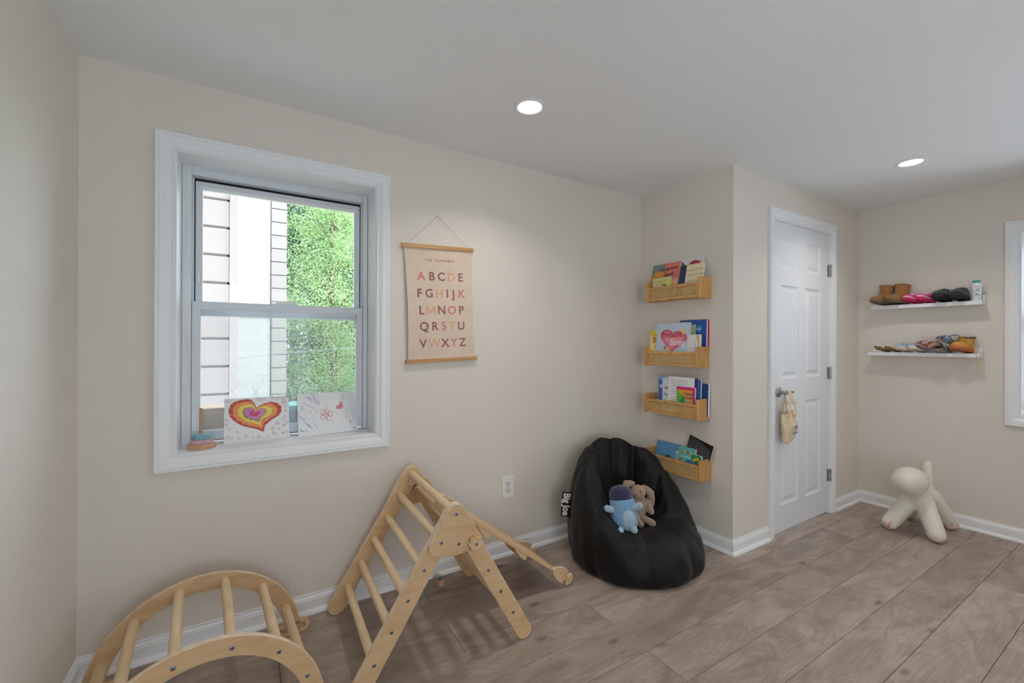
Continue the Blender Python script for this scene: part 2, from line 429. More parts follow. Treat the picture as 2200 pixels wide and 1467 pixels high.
tag(MB().box((-0.15, YN - 0.15, H), (XR + 0.24, 0.34, H + 0.12)).obj('ceiling', CEIL), 'flat white ceiling with round recessed lamps', 'ceiling', kind='structure')

# floor and its planks
floor = tag(MB().box((-0.15, YN - 0.15, -0.08), (XR + 0.24, 0.34, -0.0035)).obj('floor', DARK), 'grey brown oak laminate floor of wide planks', 'floor', kind='structure')
LAM = floor_mat()
_pm = {}
def plank(x0, x1, y0, y1):
    g = 0.0008; hx = (x1 - x0) / 2 - g; hy = (y1 - y0) / 2 - g
    key = (round(hx, 4), round(hy, 4))
    if key not in _pm:
        c = 0.0006; mb = MB()
        r = [[(-hx, -hy, z0), (hx, -hy, z0), (hx, hy, z0), (-hx, hy, z0)] for z0 in (-0.0035, -0.0012)] + [[(-hx + c, -hy + c, 0), (hx - c, -hy + c, 0), (hx - c, hy - c, 0), (-hx + c, hy - c, 0)]]
        mb.rings(r); o = mb.obj('plank', LAM, floor); _pm[key] = o.data
    else:
        o = bpy.data.objects.new('plank', _pm[key]); COL.objects.link(o); o.parent = floor
    o.location = ((x0 + x1) / 2, (y0 + y1) / 2, 0)
PW, PL = 0.1877, 1.272
r = 0
k0 = -4
while True:
    yt = -0.6025 - k0 * PW; yb = yt - PW
    if yt < YN: break
    y1 = min(yt, 0.20); y0 = max(yb, YN)
    if y1 - y0 > 0.01:
        xs = [-0.02]; xj = (1.908 if k0 % 2 == 0 else 1.280) - 2 * PL
        while xj < XR + 0.05:
            if xj > 0.05: xs.append(xj)
            xj += PL
        xs.append(XR + 0.02)
        for a, b in zip(xs, xs[1:]):
            if b - a > 0.03: plank(a, b, y0, y1)
    k0 += 1

# baseboards with shoe moulding, mitred at the corners
def offset_path(path, o):
    out = []
    n = len(path)
    for i, p in enumerate(path):
        ns = []
        for a, b in ((i - 1, i), (i, i + 1)):
            if 0 <= a and b < n:
                d = Vector((path[b][0] - path[a][0], path[b][1] - path[a][1])).normalized(); ns.append(Vector((d.y, -d.x)))
        if len(ns) == 1: q = Vector(p) + ns[0] * o
        else:
            q = Vector(p) + (ns[0] + ns[1]) * (o / (1 + ns[0].dot(ns[1])))
        out.append((q.x, q.y))
    return out
BASEP = [(0, 0.0), (0.012, 0.0), (0.012, 0.060), (0.0095, 0.063), (0.0105, 0.067), (0.0075, 0.074), (0.0045, 0.077), (0.0045, 0.0845), (0.0, 0.086)]
SHOEP = [(0.0115, 0.0)] + [(0.0115 + 0.0135 * cos(pi / 2 * i / 6), 0.0195 * sin(pi / 2 * i / 6)) for i in range(7)]
def runs(path, names, labels):
    bo = [offset_path(path, o) for o, z in BASEP]; so = [offset_path(path, o) for o, z in SHOEP]
    for i, nm in enumerate(names):
        mb = MB().rings([[(*bo[k][j], BASEP[k][1]) for k in range(len(BASEP))] for j in (i, i + 1)])
        b = tag(mb.obj(nm, TRIM, smooth=30), labels[i], 'baseboard', kind='structure')
        MB().rings([[(*so[k][j], SHOEP[k][1]) for k in range(len(SHOEP))] for j in (i, i + 1)]).obj('shoe_moulding', TRIM, b, smooth=40)
runs([(0, YN), (0, 0), (XB, 0), (XB, -DB), (3.338, -DB)], ['baseboard_left', 'baseboard_back', 'baseboard_closet', 'baseboard_doorside'],
     ['white baseboard along the left wall', 'white baseboard under the window behind the climbing toys', 'short white baseboard beside the black bean bag', 'short white baseboard left of the door casing'])
runs([(4.240, -DB), (XR, -DB), (XR, YN)], ['baseboard_alcove', 'baseboard_right'], ['short white baseboard right of the door casing', 'white baseboard behind the white dog stool'])

# mitred casing boards around openings
CASP = [(0.0, 0.0), (0.0, 0.009), (0.004, 0.011), (0.009, 0.009), (0.013, 0.012), (0.022, 0.014), (0.026, 0.017), (0.046, 0.0195), (0.049, 0.017), (0.0525, 0.0195), (0.060, 0.019), (0.063, 0.015), (0.063, 0.0)]
def casing(parent, P, rect, sides, m=TRIM, prof=CASP):
    """rect in wall coordinates (u0, u1, z0, z1); P(u, out, z) -> world"""
    u0, u1, z0, z1 = rect
    C = {'l': ((u0, z0), (u0, z1), (-1, 0)), 'r': ((u1, z0), (u1, z1), (1, 0)), 't': ((u0, z1), (u1, z1), (0, 1)), 'b': ((u0, z0), (u1, z0), (0, -1))}
    for s in sides:
        a, b, n = C[s]; ra, rb = [], []
        for o, h in prof:
            if s in 'lr':
                za = a[1] - (o if 'b' in sides else 0); zb = b[1] + o
                ra.append(P(a[0] + n[0] * o, h, za)); rb.append(P(b[0] + n[0] * o, h, zb))
            else:
                ra.append(P(a[0] - o, h, a[1] + n[1] * o)); rb.append(P(b[0] + o, h, b[1] + n[1] * o))
        MB().rings([ra, rb]).obj('casing_board', m, parent, smooth=28)

GLASS = glass_mat('window_glass')
SCREEN = screen_mat()
def bar(parent, name, a, b, m, bevel=0.002):
    lo = tuple(min(p, q) for p, q in zip(a, b)); hi = tuple(max(p, q) for p, q in zip(a, b))
    return MB().box(lo, hi).obj(name, m, parent, bevel=bevel, seg=1)

def build_window(name, label, W, rect, D, stops):
    """W(u, t, z): wall coordinates to world, t = depth behind the room face of the wall"""
    root = thing(name, label, 'window', kind='structure')
    u0, u1, z0, z1 = rect
    casing(root, lambda u, o, z: W(u, -o, z), rect, 'ltrb')
    B = lambda nm, a, b, m, bv=0.002: bar(root, nm, W(*a), W(*b), m, bv)
    e = 0.012
    B('jamb_board', (u0 - 0.001, -0.004, z0), (u0 + 0.006, D, z1), TRIM); B('jamb_board', (u1 - 0.006, -0.004, z0), (u1 + 0.001, D, z1), TRIM)
    B('head_board', (u0, -0.004, z1 - 0.006), (u1, D, z1 + 0.001), TRIM); B('sill_board', (u0, -0.006, z0 - 0.001), (u1, D + 0.05, z0 + 0.006), TRIM)
    l, r = stops; a, b = u0 + l, u1 - r
    B('stop_board', (u0 + 0.006, D, z0 + 0.004), (a, D + 0.08, z1), JAMB, 0.003); B('stop_board', (b, D, z0 + 0.004), (u1 - 0.006, D + 0.08, z1), JAMB, 0.003)
    B('stop_board', (a, D + 0.002, z1 - 0.012), (b, D + 0.08, z1), JAMB)
    # outer aluminium frame with its dark tracks
    zt = z1 - 0.012
    B('frame_head', (a, D + 0.004, zt - 0.030), (b, D + 0.080, zt), ALU)
    B('frame_track', (a, D + 0.034, z0 + 0.02), (a + 0.007, D + 0.08, zt - 0.03), ALU, 0.001); B('frame_track', (b - 0.007, D + 0.034, z0 + 0.02), (b, D + 0.08, zt - 0.03), ALU, 0.001)
    B('track_gap', (a + 0.007, D + 0.050, z0 + 0.02), (a + 0.011, D + 0.08, zt - 0.03), DARK, 0); B('track_gap', (b - 0.011, D + 0.050, z0 + 0.02), (b - 0.007, D + 0.08, zt - 0.03), DARK, 0)
    B('track_gap', (a + 0.007, D + 0.050, zt - 0.040), (b - 0.007, D + 0.078, zt - 0.030), DARK, 0)
    zm = 1.417                                       # meeting rail top
    # lower sash, nearer the room
    ya, yb = D + 0.004, D + 0.030
    B('sash_rail', (a + 0.002, ya, zm - 0.034), (b - 0.002, yb, zm), ALU); B('sash_rail', (a + 0.002, ya, z0 + 0.020), (b - 0.002, yb, z0 + 0.062), ALU)
    B('sash_stile', (a + 0.002, ya, z0 + 0.062), (a + 0.033, yb, zm - 0.034), ALU); B('sash_stile', (b - 0.033, ya, z0 + 0.062), (b - 0.002, yb, zm - 0.034), ALU)
    B('glazing_bead', (a + 0.020, ya - 0.001, zm - 0.036), (b - 0.020, ya + 0.003, zm - 0.030), ALU, 0.0008)
    B('window_pane', (a + 0.030, ya + 0.012, z0 + 0.058), (b - 0.030, ya + 0.015, zm - 0.030), GLASS, 0)
    # upper sash behind it
    ya, yb = D + 0.040, D + 0.066; s0 = a + 0.011; s1 = b - 0.011; ztt = zt - 0.042
    B('sash_rail', (s0, ya, ztt - 0.022), (s1, yb, ztt), ALU); B('glazing_bead', (s0 + 0.012, ya - 0.006, ztt - 0.034), (s1 - 0.012, yb, ztt - 0.020), TRIM, 0.004)
    B('sash_stile', (s0, ya, zm - 0.02), (s0 + 0.026, yb, ztt - 0.022), ALU); B('sash_stile', (s1 - 0.026, ya, zm - 0.02), (s1, yb, ztt - 0.022), ALU)
    B('sash_rail', (s0, ya, zm - 0.062), (s1, yb, zm - 0.022), ALU)
    B('window_pane', (s0 + 0.022, ya + 0.012, zm - 0.03), (s1 - 0.022, ya + 0.015, ztt - 0.018), GLASS, 0)
    for uu in (s0 + 0.012, s1 - 0.012):
        B('tilt_latch', (uu - 0.005, ya - 0.004, zm + 0.085), (uu + 0.005, ya + 0.002, zm + 0.13), TRIM, 0.002)
    um = (a + b) / 2 - 0.002
    c = B('sash_lock', (um - 0.055, D + 0.010, zm), (um + 0.055, D + 0.030, zm + 0.006), TRIM, 0.002)
    lk = B('lock_lever', (um - 0.032, D + 0.012, zm + 0.006), (um + 0.050, D + 0.028, zm + 0.016), TRIM, 0.003); lk.parent = c
    B('insect_screen', (a + 0.004, D + 0.072, z0 + 0.02), (b - 0.004, D + 0.0725, zm - 0.03), SCREEN, 0)
    return root
build_window('window_1', 'white cased sash window looking onto a house and trees', lambda u, t, z: (u, t, z), (WX0, WX1, WZ0, WZ1), 0.15, (0.040, 0.027))
build_window('window_2', 'white cased window cut off by the right edge of the photo', lambda u, t, z: (XR + t, -u, z), (-RY1, -RY0, RZ0, RZ1), 0.15, (0.03, 0.03))

build_window('added_window_3', 'unseen white cased window added in the right wall for daylight', lambda u, t, z: (XR + t, -u, z), (2.62, 3.95, 0.30, 2.06), 0.15, (0.03, 0.03))  # extra window out of view, put in for more daylight
build_window('added_window_4', 'unseen white cased window added in the left wall for daylight', lambda u, t, z: (-t, u, z), (-3.95, -2.75, 0.30, 2.06), 0.15, (0.03, 0.03))  # unseen opening added so daylight reaches the right wall

gd = thing('added_door_2', 'unseen glazed door added behind the viewer to let in daylight', 'door', kind='structure')  # added door, out of view, lets daylight in from behind the camera
for xa in (GX0, (GX0 + GX1) / 2 - 0.03, GX1 - 0.06): bar(gd, 'door_stile', (xa, YN - 0.10, 0.06), (xa + 0.06, YN - 0.05, 2.06), TRIM)
for za in (0.06, 1.98): bar(gd, 'door_rail', (GX0, YN - 0.10, za), (GX1, YN - 0.05, za + 0.08), TRIM)
for xa, xb_ in ((GX0 + 0.05, (GX0 + GX1) / 2 - 0.02), ((GX0 + GX1) / 2 + 0.02, GX1 - 0.05)): bar(gd, 'door_pane', (xa, YN - 0.08, 0.12), (xb_, YN - 0.076, 2.0), GLASS, 0)

# ---------------------------------------------------------------- door
def grid_with_holes(mb, xs0, xs1, zs0, zs1, holes, y):
    us = sorted({xs0, xs1, *[h[0] for h in holes], *[h[1] for h in holes]}); zs = sorted({zs0, zs1, *[h[2] for h in holes], *[h[3] for h in holes]})
    vi = {}
    def V(u, z):
        if (u, z) not in vi: vi[(u, z)] = len(mb.v); mb.v.append((u, y, z))
        return vi[(u, z)]
    for i in range(len(us) - 1):
        for j in range(len(zs) - 1):
            cu, cz = (us[i] + us[i + 1]) / 2, (zs[j] + zs[j + 1]) / 2
            if any(h[0] < cu < h[1] and h[2] < cz < h[3] for h in holes): continue
            mb.f.append((V(us[i], zs[j]), V(us[i + 1], zs[j]), V(us[i + 1], zs[j + 1]), V(us[i], zs[j + 1])))

door = thing('door_1', 'white six panel closet door with a lever handle', 'door', kind='structure')
YF = -DB + 0.004                                      # room face of the slab
PX = [(3.502, 3.722), (3.822, 4.036)]
PZ = [(1.730, 1.932), (1.008, 1.622), (0.182, 0.850)]
holes = [(a, b, c, d) for a, b in PX for c, d in PZ]
mb = MB(); sx0, sx1, sz0, sz1 = 3.412, 4.160, 0.012, 2.034
grid_with_holes(mb, sx0, sx1, sz0, sz1, holes, YF)
b0 = len(mb.v)
mb.v += [(sx0, YF, sz0), (sx1, YF, sz0), (sx1, YF, sz1), (sx0, YF, sz1), (sx0, YF + 0.035, sz0), (sx1, YF + 0.035, sz0), (sx1, YF + 0.035, sz1), (sx0, YF + 0.035, sz1)]
mb.f += [tuple(b0 + i for i in f) for f in ((0, 1, 5, 4), (1, 2, 6, 5), (2, 3, 7, 6), (3, 0, 4, 7), (4, 5, 6, 7))]
mb.obj('door_slab', DOORW, door)
for a, b, c, d in holes:
    rs = []
    for i, dep in ((0, 0), (0.004, 0.0045), (0.016, 0.0085), (0.022, 0.0085), (0.046, 0.002), (0.048, 0.0015)):
        rs.append([(a + i, YF + dep, c + i), (b - i, YF + dep, c + i), (b - i, YF + dep, d - i), (a + i, YF + dep, d - i)])
    MB().rings(rs, cap0=False).obj('door_panel', DOORW, door)
casing(door, lambda u, o, z: (u, -DB - o, z), (3.4035, 4.1745, 0.0, DZ1), 'ltr', TRIM)
for a, b in (((DX0 - 0.002, -DB - 0.002, 0), (DX0 + 0.010, -DB + 0.105, DZ1)), ((DX1 - 0.010, -DB - 0.002, 0), (DX1 + 0.002, -DB + 0.105, DZ1)), ((DX0, -DB - 0.002, DZ1 - 0.010), (DX1, -DB + 0.105, DZ1 + 0.002))):
    bar(door, 'door_jamb', a, b, TRIM)
for a, b in (((DX0 + 0.01, YF + 0.037, 0), (DX0 + 0.022, -DB + 0.07, DZ1)), ((DX1 - 0.022, YF + 0.037, 0), (DX1 - 0.01, -DB + 0.07, DZ1)), ((DX0 + 0.01, YF + 0.037, DZ1 - 0.022), (DX1 - 0.01, -DB + 0.07, DZ1 - 0.01))):
    bar(door, 'door_stop', a, b, TRIM)
for zz in (1.772, 1.024, 0.279):
    h = MB().rod((4.164, -DB - 0.010, zz - 0.046), (4.164, -DB - 0.010, zz + 0.046), 0.0065, n=12).obj('hinge', STEEL, door, smooth=40)
    MB().box((4.140, -DB + 0.0005, zz - 0.044), (4.164, -DB + 0.0035, zz + 0.044)).obj('hinge_leaf', STEEL, h, bevel=0.001)
    for kk in (-0.026, 0.026):
        MB().rod((4.164, -DB - 0.010, zz + kk - 0.0012), (4.164, -DB - 0.010, zz + kk + 0.0012), 0.0069, n=12).obj('hinge_joint', BLACKHOLE, h)
HX, HZ = 3.466, 0.925
hd = MB().rings([[(HX + r_ * cos(2 * pi * i / 28), y_, HZ + r_ * sin(2 * pi * i / 28)) for i in range(28)] for r_, y_ in ((0.034, YF), (0.034, YF - 0.004), (0.030, YF - 0.010), (0.016, YF - 0.014), (0.013, YF - 0.016), (0.0115, YF - 0.048), (0.004, YF - 0.052))]).obj('door_handle', STEEL, door, smooth=50)
lev = []
for u_, hz_, hy_ in ((0.0, 0.0115, 0.010), (0.03, 0.0115, 0.008), (0.07, 0.0095, 0.007), (0.108, 0.0085, 0.006), (0.114, 0.006, 0.004)):
    lev.append([(HX - 0.008 + u_, YF - 0.043 + hy_ * cos(t_) * 1.0, HZ - 0.002 + hz_ * sin(t_)) for t_ in [2 * pi * i / 14 for i in range(14)]])
MB().rings(lev).obj('lever', STEEL, hd, smooth=60)
MB().box((sx0 - 0.0005, YF + 0.006, HZ - 0.028), (sx0 + 0.002, YF + 0.03, HZ + 0.028)).obj('latch_plate', STEEL, door, bevel=0.001)

# ---------------------------------------------------------------- recessed ceiling lamps
LENS = emit_mat('lamp_lens', (1.0, 0.97, 0.92), 9.0)
def downlight(x, y, label):
    t = thing('recessed_lamp', label, 'lamp', (x, y, H), group='recessed ceiling lamps')
    n = 40; prof = ((0.071, 0.0), (0.070, -0.003), (0.064, -0.005), (0.055, -0.0035), (0.0515, 0.0))
    MB().rings([[(r_ * cos(2 * pi * i / n), r_ * sin(2 * pi * i / n), z_) for i in range(n)] for r_, z_ in prof], cap0=False, cap1=False).obj('trim_ring', TRIM, t, smooth=60)
    MB().rings([[(r_ * cos(2 * pi * i / n), r_ * sin(2 * pi * i / n), z_) for i in range(n)] for r_, z_ in ((0.052, -0.0005), (0.050, -0.0022), (0.03, -0.0026))], cap0=False).obj('lens', LENS, t, smooth=60)
    ld = bpy.data.lights.new('lamp_light', 'AREA'); ld.shape = 'DISK'; ld.size = 0.095; ld.energy = LAMP_W; ld.color = LAMP_COL; ld.spread = radians(125)
    lo = bpy.data.objects.new('lamp_light', ld); COL.objects.link(lo); lo.parent = t; lo.location = (0, 0, -0.008)
    return t
downlight(1.597, -0.576, 'round white recessed lamp in the ceiling above the window wall')
downlight(3.798, -1.253, 'round white recessed lamp in the ceiling near the shoe ledges')
downlight(1.597, -3.05, 'unseen recessed lamp added as fill light behind the viewer on the left')  # added fill lamp, out of view
downlight(3.798, -3.05, 'unseen recessed lamp added as fill light behind the viewer on the right')  # second unseen lamp added as fill light

# wall socket
MP = frameM('back', (1.836, -0.0005, 0.393))
t = thing('wall_socket', 'white double wall socket between the climbing frame and bean bag', 'socket', M=MP)
MB().prism(rrect(-0.040, -0.062, 0.040, 0.062, 0.004), 0, 0.006, 'z').obj('cover_plate', TRIM, t, bevel=0.003)
IV = mat('socket_face', (226, 220, 208), 0.5)
for s_ in (-1, 1):
    f = MB().prism([(0.0165 * cos(a) * 1.0, s_ * 0.0195 + max(-0.0145, min(0.0145, 0.0175 * sin(a)))) for a in [2 * pi * i / 28 for i in range(28)]], 0.0055, 0.0075, 'z').obj('receptacle', IV, t)
    for dx_, hh in ((-0.0063, 0.0045), (0.0063, 0.0036)):
        MB().box((dx_ - 0.0011, s_ * 0.0195 + 0.003 - hh, 0.0072), (dx_ + 0.0011, s_ * 0.0195 + 0.003 + hh, 0.0077)).obj('slot', BLACKHOLE, f)
    MB().rod((0, s_ * 0.0195 - 0.008, 0.0072), (0, s_ * 0.0195 - 0.008, 0.0077), 0.0024, n=12).obj('slot', BLACKHOLE, f)
MB().rod((0, 0, 0.0055), (0, 0, 0.0070), 0.003, n=12).obj('screw', SCREW, t)

# ---------------------------------------------------------------- climbing triangle
def screw_at(parent, x, y, z, out=-1):
    """round zinc screw on a face whose normal is local y * out"""
    s = MB().rings([[(x + r_ * cos(2 * pi * i / 16), y + out * d_, z + r_ * sin(2 * pi * i / 16)) for i in range(16)] for r_, d_ in ((0.0072, -0.001), (0.0072, 0.0012), (0.0055, 0.0022), (0.0026, 0.0020))]).obj('screw', SCREW, parent, smooth=40)
    MB().rod((x, y + out * 0.0016, z), (x, y + out * 0.0024, z), 0.0024, n=6).obj('socket', BLACKHOLE, s)
    return s

pk = thing('climbing_triangle', 'wooden climbing triangle with dowel rungs standing in front of the window', 'climbing frame', (1.216, -0.367, 0), radians(-2.0))
AD = (-0.530, -0.848)
arungs = [(AD[0] * s_, 0.590 + AD[1] * s_) for s_ in (0, 0.1125, 0.225, 0.3375, 0.45, 0.5625)]
brungs = [(0.090, 0.431), (0.146, 0.332), (0.202, 0.232), (0.260, 0.130)]
arail = hull_plate([(0.0, 0.590, 0.037), (-0.346, 0.0375, 0.037)]); brail = hull_plate([(0.052, 0.499, 0.034), (0.3155, 0.0345, 0.034)])
gus = hull_plate([(0, 0.588, 0.038), (-0.068, 0.480, 0.038), (0.070, 0.476, 0.036), (0.0, 0.462, 0.030)])
PLYS = [PLY, PLYEDGE]
def ply(pts, y0, y1, name, parent):
    o = MB().prism(pts, y0, y1, 'y').obj(name, PLYS, parent, bevel=0.0015, seg=1)
    for p in o.data.polygons: p.material_index = 0 if abs(p.normal.y) > 0.8 else 1
    return o
for sg in (-1, 1):
    a, b = sorted((sg * 0.267, sg * 0.285)); c, d_ = sorted((sg * 0.285, sg * 0.303))
    ply(arail, a, b, 'side_rail', pk); ply(brail, a, b, 'prop_rail', pk); g = ply(gus, c, d_, 'gusset_plate', pk)
    for x, z in ((arungs[0]), (arungs[1]), (0.010, 0.475)): screw_at(g, x, sg * 0.303, z, sg)
    for x, z in arungs[2:] : screw_at(pk, x, sg * 0.285, z, sg)
    for x, z in brungs: screw_at(pk, x, sg * 0.285, z, sg)
    kn = []
    for i in range(64):
        a_ = 2 * pi * i / 64; r_ = 0.0285 + 0.0028 * cos(8 * a_); kn.append((0.076 + r_ * cos(a_), 0.466 + r_ * sin(a_)))
    c, d_ = sorted((sg * 0.303, sg * 0.321))
    k_ = MB().prism(kn, c, d_, 'y').obj('clamp_knob', PLY, pk, smooth=40, bevel=0.002, seg=1)
    screw_at(k_, 0.076, sg * 0.321, 0.466, sg)
rg = None
for x, z in arungs + brungs[:]:
    if rg is None: rg = MB().rod((0, -0.268, 0), (0, 0.268, 0), 0.0165, n=24).obj('rung', RUNG, pk, smooth=50); rg.location = (x, 0, z)
    else: child(rg, pk, (x, 0, z))
MB().rod((0.032, -0.286, 0.522), (0.032, 0.286, 0.522), 0.0165, n=24).obj('hook_rung', RUNG, pk, smooth=50)

# ---------------------------------------------------------------- ramp with fish shaped hooks
rp = thing('climbing_ramp', 'wooden ramp with fish shaped ends hooked onto the climbing triangle', 'ramp', (1.376, -0.281, 0))
RA = math.atan2(-0.603, 0.798); RZ0_ = 0.4545
RM = Matrix.Translation((0, 0, RZ0_)) @ Matrix.Rotation(-RA, 4, 'Y')     # local x runs down the ramp, z is its upper side
MB().box((-0.075, -0.156, -0.009), (0.62, 0.156, 0.009)).obj('board', PLY, rp, bevel=0.002, seg=1).matrix_local = RM
FISH = [(-.088, 0), (-.078, .013), (-.06, .024), (-.035, .033), (-.012, .0365), (.012, .033), (.010, .016), (.016, .009), (.024, .011), (.038, .032), (.050, .027), (.058, .014), (.060, 0), (.058, -.014), (.050, -.027), (.038, -.032), (.024, -.011), (.016, -.009), (.010, -.016), (.012, -.033), (-.012, -.0365), (-.035, -.033), (-.06, -.024), (-.078, -.013)]
for sg in (-1, 1):
    for s0_, mir in ((0.655, 1), (-0.143, -1)):
        pts = [(s0_ + mir * p, q) for p, q in FISH]
        if mir < 0: pts = pts[::-1]
        a, b = sorted((sg * 0.157, sg * 0.175))
        f_ = MB().prism(pts, a, b, 'y').obj('fish_hook', PLYS, rp, bevel=0.002, seg=1); f_.matrix_local = RM
        for p in f_.data.polygons: p.material_index = 0 if abs(p.normal.y) > 0.8 else 1
        for dx_ in (-0.035, 0.042):
            MB().rod((s0_ + mir * dx_, sg * 0.174, 0), (s0_ + mir * dx_, sg * 0.1758, 0), 0.0032, n=10).obj('screw', SCREW, f_)
for s_, y_ in ((0.105, -0.10), (0.355, -0.10), (0.23, 0.08), (0.47, 0.06)):
    pts = [(s_ - 0.05, -0.009), (s_ - 0.03, -0.020), (s_ + 0.01, -0.031), (s_ + 0.036, -0.033), (s_ + 0.045, -0.026), (s_ + 0.04, -0.009)]
    MB().prism(pts, y_ - 0.055, y_ + 0.055, 'y').obj('climbing_hold', PLY, rp, bevel=0.003).matrix_local = RM

# ---------------------------------------------------------------- climbing arch
ar = thing('climbing_arch', 'curved wooden rocker arch with dowel rungs in the near left corner', 'climbing frame', (0.402, -0.3685, 0), radians(4.2))
RO, RI, CZ = 0.343, 0.283, 0.002
def arch_outline(n=48):
    o = [(RO * cos(pi * i / n), CZ + RO * sin(pi * i / n)) for i in range(n + 1)]
    return o + [(RI * cos(pi * i / n), CZ + RI * sin(pi * i / n)) for i in range(n, -1, -1)]
def arch_plate(y0, y1):
    n = 48; mb = MB(); rr = []
    for i in range(n + 1):
        a_ = radians(4) + (pi - radians(8)) * i / n
        rr.append([(R_ * cos(a_), y_, CZ + R_ * sin(a_)) for R_, y_ in ((RO, y0), (RO, y1), (RI, y1), (RI, y0))])
    o = mb.rings(rr).obj('arch_side', PLYS, ar, bevel=0.0015, seg=1)
    for p in o.data.polygons: p.material_index = 0 if abs(p.normal.y) > 0.8 else 1
    o.data.shade_smooth(); o.data.set_sharp_from_angle(angle=radians(30))
    return o
def capsule2(x0, x1, z, r, n=12):
    return [(x1 + r * cos(a_), z + r * sin(a_)) for a_ in [-pi / 2 + pi * i / n for i in range(n + 1)]] + [(x0 + r * cos(a_), z + r * sin(a_)) for a_ in [pi / 2 + pi * i / n for i in range(n + 1)]]
for sg in (-1, 1):
    y0, y1 = sorted((sg * 0.2185, sg * 0.2365)); side = arch_plate(y0, y1)
    for sx_ in (-1, 1):
        xo = sorted((sx_ * 0.262, sx_ * 0.352))
        A_ = capsule2(*xo, 0.0265, 0.026); B_ = capsule2(*xo, 0.0265, 0.010)
        rr = [[(p[0], y_, p[1]) for p in P_] for P_, y_ in ((A_, y0), (A_, y1), (B_, y1), (B_, y0), (A_, y0))]
        mb = MB(); mb.rings(rr, cap0=False, cap1=False).obj('slotted_foot', PLY, ar, smooth=40)
    for i in range(6):
        a_ = radians(23.0 + (180 - 46) * i / 5)
        screw_at(side, 0.3085 * cos(a_), sg * 0.2365, CZ + 0.3085 * sin(a_), sg)
rg2 = None
for i in range(6):
    a_ = radians(23.0 + (180 - 46) * i / 5); p = (0.3085 * cos(a_), 0, CZ + 0.3085 * sin(a_))
    if rg2 is None: rg2 = MB().rod((0, -0.2195, 0), (0, 0.2195, 0), 0.0165, n=24).obj('rung', RUNG, ar, smooth=50); rg2.location = p
    else: child(rg2, ar, p)

# small block on the floor
cb = thing('toy_block', 'small wooden toy block with a green top on the floor by the baseboard', 'toy block', (1.372, -0.105, 0), radians(14))
MB().box((-0.016, -0.016, 0), (0.016, 0.016, 0.033)).obj('block', wood_mat('block_wood', (206, 168, 134), (186, 148, 116), (20, 20, 20)), cb, bevel=0.0015)
MB().box((-0.0145, -0.0145, 0.033), (0.0145, 0.0145, 0.0336)).obj('green_print', mat('block_green', (96, 128, 112), 0.6), cb)

# ---------------------------------------------------------------- alphabet poster
POSTM = frameM('back', (1.397, -0.006, 1.744), 0.0, radians(2.3))
po = thing('alphabet_poster', 'pale pink canvas alphabet poster hanging from a cord on wooden bars', 'poster', M=POSTM)
LIN = mat('pink_canvas', (226, 204, 184), 0.9, var=0.05, vscale=14, bump=0.25, bscale=420)
OAKB = wood_mat('poster_bar_wood', (206, 160, 106), (186, 138, 86), (2, 30, 30))
PW2 = 0.190
rr = []
for j in range(25):
    v_ = -0.598 * j / 24; rr.append([])
    for i in range(13):
        u_ = -PW2 + 2 * PW2 * i / 12
        bow = 0.004 + 0.006 * sin(pi * j / 24) + 0.002 * sin(9 * v_ + 5 * u_)
        rr[-1].append((u_ + 0.006 * sin(pi * j / 24) * (1 if u_ < 0 else -0.3) * abs(u_) / PW2, v_, bow))
mb = MB(); mb.rings(rr, cap0=False, cap1=False, close=False)
cv = mb.obj('canvas_sheet', LIN, po, smooth=180)
def bow_at(u_, v_): return 0.004 + 0.006 * sin(pi * (-v_ / 0.598)) + 0.002 * sin(9 * v_ + 5 * u_)
for v_ in (0.0, -0.598):
    MB().box((-0.203, v_ - 0.010, -0.003), (0.203, v_ + 0.010, 0.0145)).obj('wooden_bar', OAKB, po, bevel=0.002)
LCOL = {'d': mat('letter_plum', (150, 98, 96), 0.85), 'p': mat('letter_pink', (214, 132, 122), 0.85), 'o': mat('letter_peach', (226, 168, 138), 0.85)}
ROWS = [('ABCDE', 'pddod', [.225, .377, .520, .670, .810], .262), ('FGHIJK', 'ddoddp', [.190, .330, .480, .600, .695, .820], .412), ('LMNOP', 'dodpd', [.210, .345, .505, .660, .805], .560),
        ('QRSTU', 'ddpod', [.240, .396, .530, .660, .797], .702), ('VWXYZ', 'dodpd', [.217, .380, .543, .675, .810], .852)]
for s_, cs, us, v in ROWS:
    for ch, c_, u in zip(s_, cs, us):
        x_ = -PW2 + 2 * PW2 * u; y_ = -0.598 * v
        if ch == 'M': letter_m('letter', 0.062, LCOL[c_], po, (x_, y_, bow_at(x_, y_) + 0.0004))
        else: text_mesh('letter', ch, 0.062, LCOL[c_], po, (x_, y_, bow_at(x_, y_) + 0.0006), bold=0.004 if ch == 'M' else 0.016)
for i, ch in enumerate('THE ALPHABET'):
    if ch != ' ':
        x_ = (i - 5.5) * 0.0142 + 0.004; y_ = -0.598 * 0.117
        text_mesh('small_letter', ch, 0.0165, LCOL['d'], po, (x_, y_, bow_at(x_, y_) + 0.0006), bold=0.012)
CORD = mat('cotton_cord', (206, 198, 180), 0.9)
MB().tube([(-0.172, 0.009, 0.006), (-0.004, 0.166, 0.004), (0.0, 0.167, 0.006), (0.004, 0.166, 0.004), (0.172, 0.009, 0.006)], 0.0011, 6).obj('hanging_cord', CORD, po)
MB().rod((0, 0.166, -0.005), (0, 0.166, 0.010), 0.0016, n=8).obj('nail', STEEL, po)

